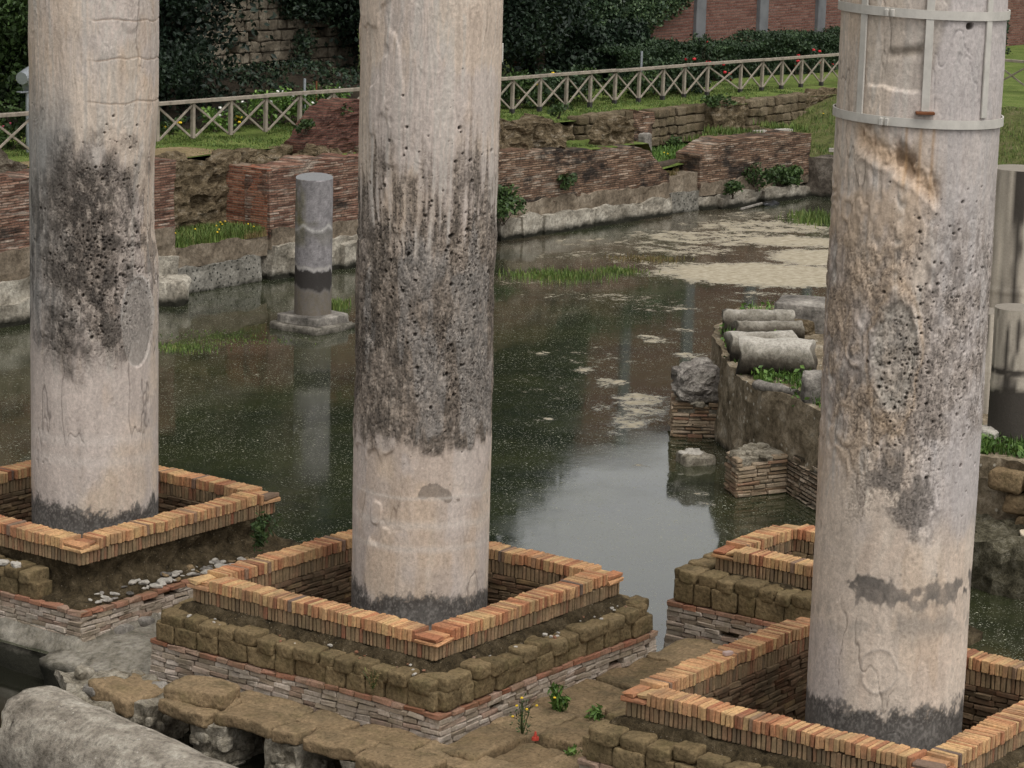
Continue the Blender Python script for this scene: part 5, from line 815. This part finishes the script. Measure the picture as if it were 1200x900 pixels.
# poles, lamp and sign in the garden
def pole(label, u, v0, y, cat='post', name='metal_post', mat=GALV, r=.035):
    p = px(u, v0, y=y); zb = float(zt_(p[0]))-.1; mb = MB(); cyl(mb, (p[0], y, zb), (p[0], y, p[2]), r, None, 10, 6, .001); mb.build(name, mat, label=label, cat=cat); return p
p = pole('thin galvanised post with a tap behind the fence, left background', 357, 92, 23.4); pole('thin rusty stake behind the fence, right of the galvanised post', 371, 95, 23.4, mat=RUST, r=.02); pole('thin grey pipe standing in front of the hedge', 752, 60, 23.4)
p = px(586, 62, y=23.2); mb = MB(); bricks(mb, [(p[0], 23.2, p[2])], [(.12, .02, .24)], None, .01, 0); bar(mb, (p[0], 23.24, 2.0), (p[0], 23.24, p[2]), .05, .05); mb.build('white_sign', METAL, label='small white sign board peeking out right of the middle column', cat='sign')
p = px(28, 92, y=23.0); t = thing('floodlight', 'grey floodlight on a pole at the far left behind the fence', 'lamp', (p[0], 23, 2.3)); mb = MB(); cyl(mb, (p[0]+.1, 23, 2.3), (p[0]+.1, 23, p[2]-.28), .045, None, 10, 6, .001); mb.build('pole', GALV, t)
mb = MB(); cyl(mb, (p[0]-.16, 22.9, p[2]+.02), (p[0]+.28, 23.06, p[2]+.08), .13, .17, 16, 6, .002); mb.build('lamp_head', GALV, t); mb = MB(); bar(mb, (p[0]+.1, 23, p[2]-.28), (p[0]+.0, 23, p[2]), .22, .03); bar(mb, (p[0]-.15, 23, p[2]-.27), (p[0]+.35, 23, p[2]-.27), .14, .03); mb.build('bracket', GALV, t)
x_ = rng.uniform(19, 36, 9000); y_ = rng.uniform(24.2, 28.3, 9000); k_ = fbm(np.stack([x_*.8, y_*.8, 0*x_], -1), 3) > -.02; x_, y_ = x_[k_], y_[k_]; mb = MB(); leaves(mb, np.stack([x_, y_, terr(x_, y_)+.12+rng.random(len(x_))*.12], -1), .06); mb.build('ground_cover', L_DARK, kind='stuff', label='dark ground cover on the soil bank behind the fence', cat='plants')
# ---------------------------------------------------------------- grass and weeds
def turf(label, n, xr, yr, zf, h, mat=GRASSM, w=.012, yel=0, name='grass', lean=.5):
    x = rng.uniform(*xr, n); y = rng.uniform(*yr, n); k = fbm(np.stack([x*1.3, y*1.3, 0*x], -1), 3) > (-.14 if n > 9000 or h < .2 else -9); x = x[k]; y = y[k]; mb = MB(); blades(mb, np.stack([x, y, zf(x, y)-.02], -1), h, w, lean); o = mb.build(name, mat, kind='stuff', label=label, cat='grass')
    if yel:
        i = rng.choice(len(x), yel); mb = MB(); blossoms(mb, np.stack([x[i], y[i], zf(x[i], y[i])+h*.9], -1), .018); mb.build('yellow_flowers', F_YEL, kind='stuff', label='yellow flowers in the '+label, cat='flowers')
turf('short grass of the garden lawn along the fence', 60000, (10, 46), (20.65, 25.2), terr, .07, w=.016)
turf('tall green grass in the niche', 9000, (16.45, 19.22), (19.0, 20.15), strip, .22, w=.012, yel=16); turf('dry grass edge of the niche', 1800, (16.5, 19.2), (18.95, 19.12), lambda x, y: 0*x+.93, .14, DRYGRASS)
turf('dry grass on the low threshold', 1500, (33.9, 35), (18.7, 19.2), lambda x, y: 0*x+.95, .10, DRYGRASS); turf('green weeds in the gap behind the brown walls', 5000, (33.6, 37), (19.3, 20.4), strip, .24, L_BRIGHT, .022, 5, 'weeds'); turf('small lawn between the tufa stubs', 5000, (29.9, 31.5), (19.2, 20.4), strip, .07)
turf('grass slope above the corner wall', 9000, (40, 46), (10, 20.4), lambda x, y: 1.0+1.1*sstep(39.7, 46, x), .15, yel=12); turf('weeds on top of the far brick wall', 2500, (37, 41), (18.7, 20.3), lambda x, y: 1.55+.1*np.sin(x*3), .16, w=.014)
def reed(label, u, v, ru, rv, n, h, mat=GRASSM):
    c = px(u, v, z=0.); D = np.linalg.norm(c-CAM); a = rng.normal(0, .45, (n, 2)); P = np.zeros((n, 3)); P[:, :2] = c[:2]+a[:, :1]*ru*D/FPX*R2+a[:, 1:]*rv*D/FPX/(CAM[2]/D)*F2; mb = MB(); blades(mb, P, h, .012, .5); mb.build('pond_grass', mat, kind='stuff', label=label, cat='grass')
reed('green grass tuft growing in the pond right of the middle column', 650, 324, 60, 7, 1100, .11); reed('thin grass patch in the pond beside the larger tuft', 725, 318, 30, 4, 400, .09); reed('sparse grass on the scum patch in the pond', 755, 304, 50, 4, 400, .07, DRYGRASS); reed('dark green grass in the far right corner of the pond', 955, 258, 32, 7, 900, .2); reed('grass tuft behind the granite column', 397, 360, 14, 4, 260, .16)
reed('green algae weed in the pond right of the leftmost column', 260, 398, 80, 10, 500, .025); reed('thin weed strip along the pond left of the middle column', 215, 408, 40, 6, 500, .06)
def weed(label, P, h, r, n, mat=L_BRIGHT, size=.035, fl=None, nf=0, name='weed_plant', group=None, fs=.014):
    x, y, z = P; t = thing(name, label, 'plant', (x, y, z), group); mb = MB(); k = 7; 
    tip = np.stack([x+rng.normal(0, r*.5, k), y+rng.normal(0, r*.5, k), z+h*rng.uniform(.6, 1, k)], -1); f = rng.random((n, 1))**.8; i = rng.integers(0, k, n); L = np.array([x, y, z])+(tip[i]-np.array([x, y, z]))*f+rng.normal(0, r*.16, (n, 3)); leaves(mb, L, size, .1, None, .35); mb.build('leaves', mat, t)
    mb = MB(); [cyl(mb, (x, y, z-.02), q, .006, .003, 5, 5, .002) for q in tip]; mb.build('stems', L_MID, t)
    if fl: mb = MB(); blossoms(mb, tip[rng.integers(0, k, nf)]+rng.normal(0, r*.25, (nf, 3)), fs); mb.build('flower_heads', fl, t)
weed('bright green leafy weed on the side path near the middle enclosure', px(653, 838, z=.2), .34, .13, 150, size=.05); weed('smaller bright green weed left of the strapped column enclosure', px(698, 848, z=.2), .20, .11, 100, size=.045); weed('green weed at the lower edge below the strapped column enclosure', px(672, 897, z=.15), .2, .14, 120, size=.035)
weed('thin weed with yellow flower heads against the pale brick base', px(612, 862, z=.2), .48, .36, 90, L_MID, .022, F_YEL, 6); weed('dry brown weed on the tufa ledge of the middle enclosure', px(437, 805, z=.66), .22, .12, 120, DRYGRASS, .02)
weed('green plant sprouting from the right corner of the leftmost enclosure', px(303, 640, z=.72), .42, .22, 260, L_MID, .04); weed('green weed between the tufa slabs at the left end of the ledge', px(247, 826, z=.26), .14, .10, 80, size=.025); weed('green weed under the slab edge at the bottom of the picture', px(415, 897, z=.1), .14, .12, 80, size=.025); weed('small green weed beside the well curb and the strapped column', px(938, 718, z=.72), .12, .12, 60, size=.03)
weed('green weed tuft at the well curb foot beside the side path', px(934, 724, z=.3), .14, .10, 50, size=.03)
p = px(627, 866, z=.23); mb = MB(); cyl(mb, (p[0], p[1], .22), (p[0], p[1], .25), .04, .036, 14, 3, .004); cyl(mb, (p[0], p[1], .25), (p[0], p[1], .31), .022, .008, 12, 4, .003); mb.build('red_cap', flower('red plastic', (.40, .05, .03)), label='small red plastic cone lying on a slab of the side path', cat='litter')
for i, (u, v, s) in enumerate([(888, 212, .45), (915, 208, .35), (925, 215, .3), (860, 224, .30), (930, 205, .25)]): p = px(u, v, y=18.0); shrub('green bush growing on the foot of the far brown brick wall', p[0], 18.0, max(.2, p[2]-s*.5), s*1.3, s, 450, L_MID, None, 0, .05, 'bushes on the far wall foot', .055, 'wall_bush')
p = px(590, 238, y=18.6); shrub('dark green bush on the wall foot just right of the middle column', p[0], 18.6, .45, .85, .6, 900, L_MID, None, 0, .05, None, .06, 'wall_bush')
for i, (u, v) in enumerate([(655, 132), (845, 121), (835, 122), (790, 170), (660, 215)]): p = px(u, v, y=20.3 if v < 200 else 18.75); shrub('small dark weed clump on the old walls', p[0], 20.3 if v < 200 else 18.75, p[2]-.1, .3, .3, 260, L_MID, None, 0, .05, 'weed clumps on the old walls', .05, 'weed_clump', 'plant')
for u, v in [(405, 130), (360, 150)]: p = px(u, v, y=20.2); shrub('small green plant growing on the dark red brick ruin', p[0], 20.25, p[2]-.1, .25, .22, 160, L_MID, None, 0, .05, 'plants on the dark red ruin', .05, 'weed_clump', 'plant')
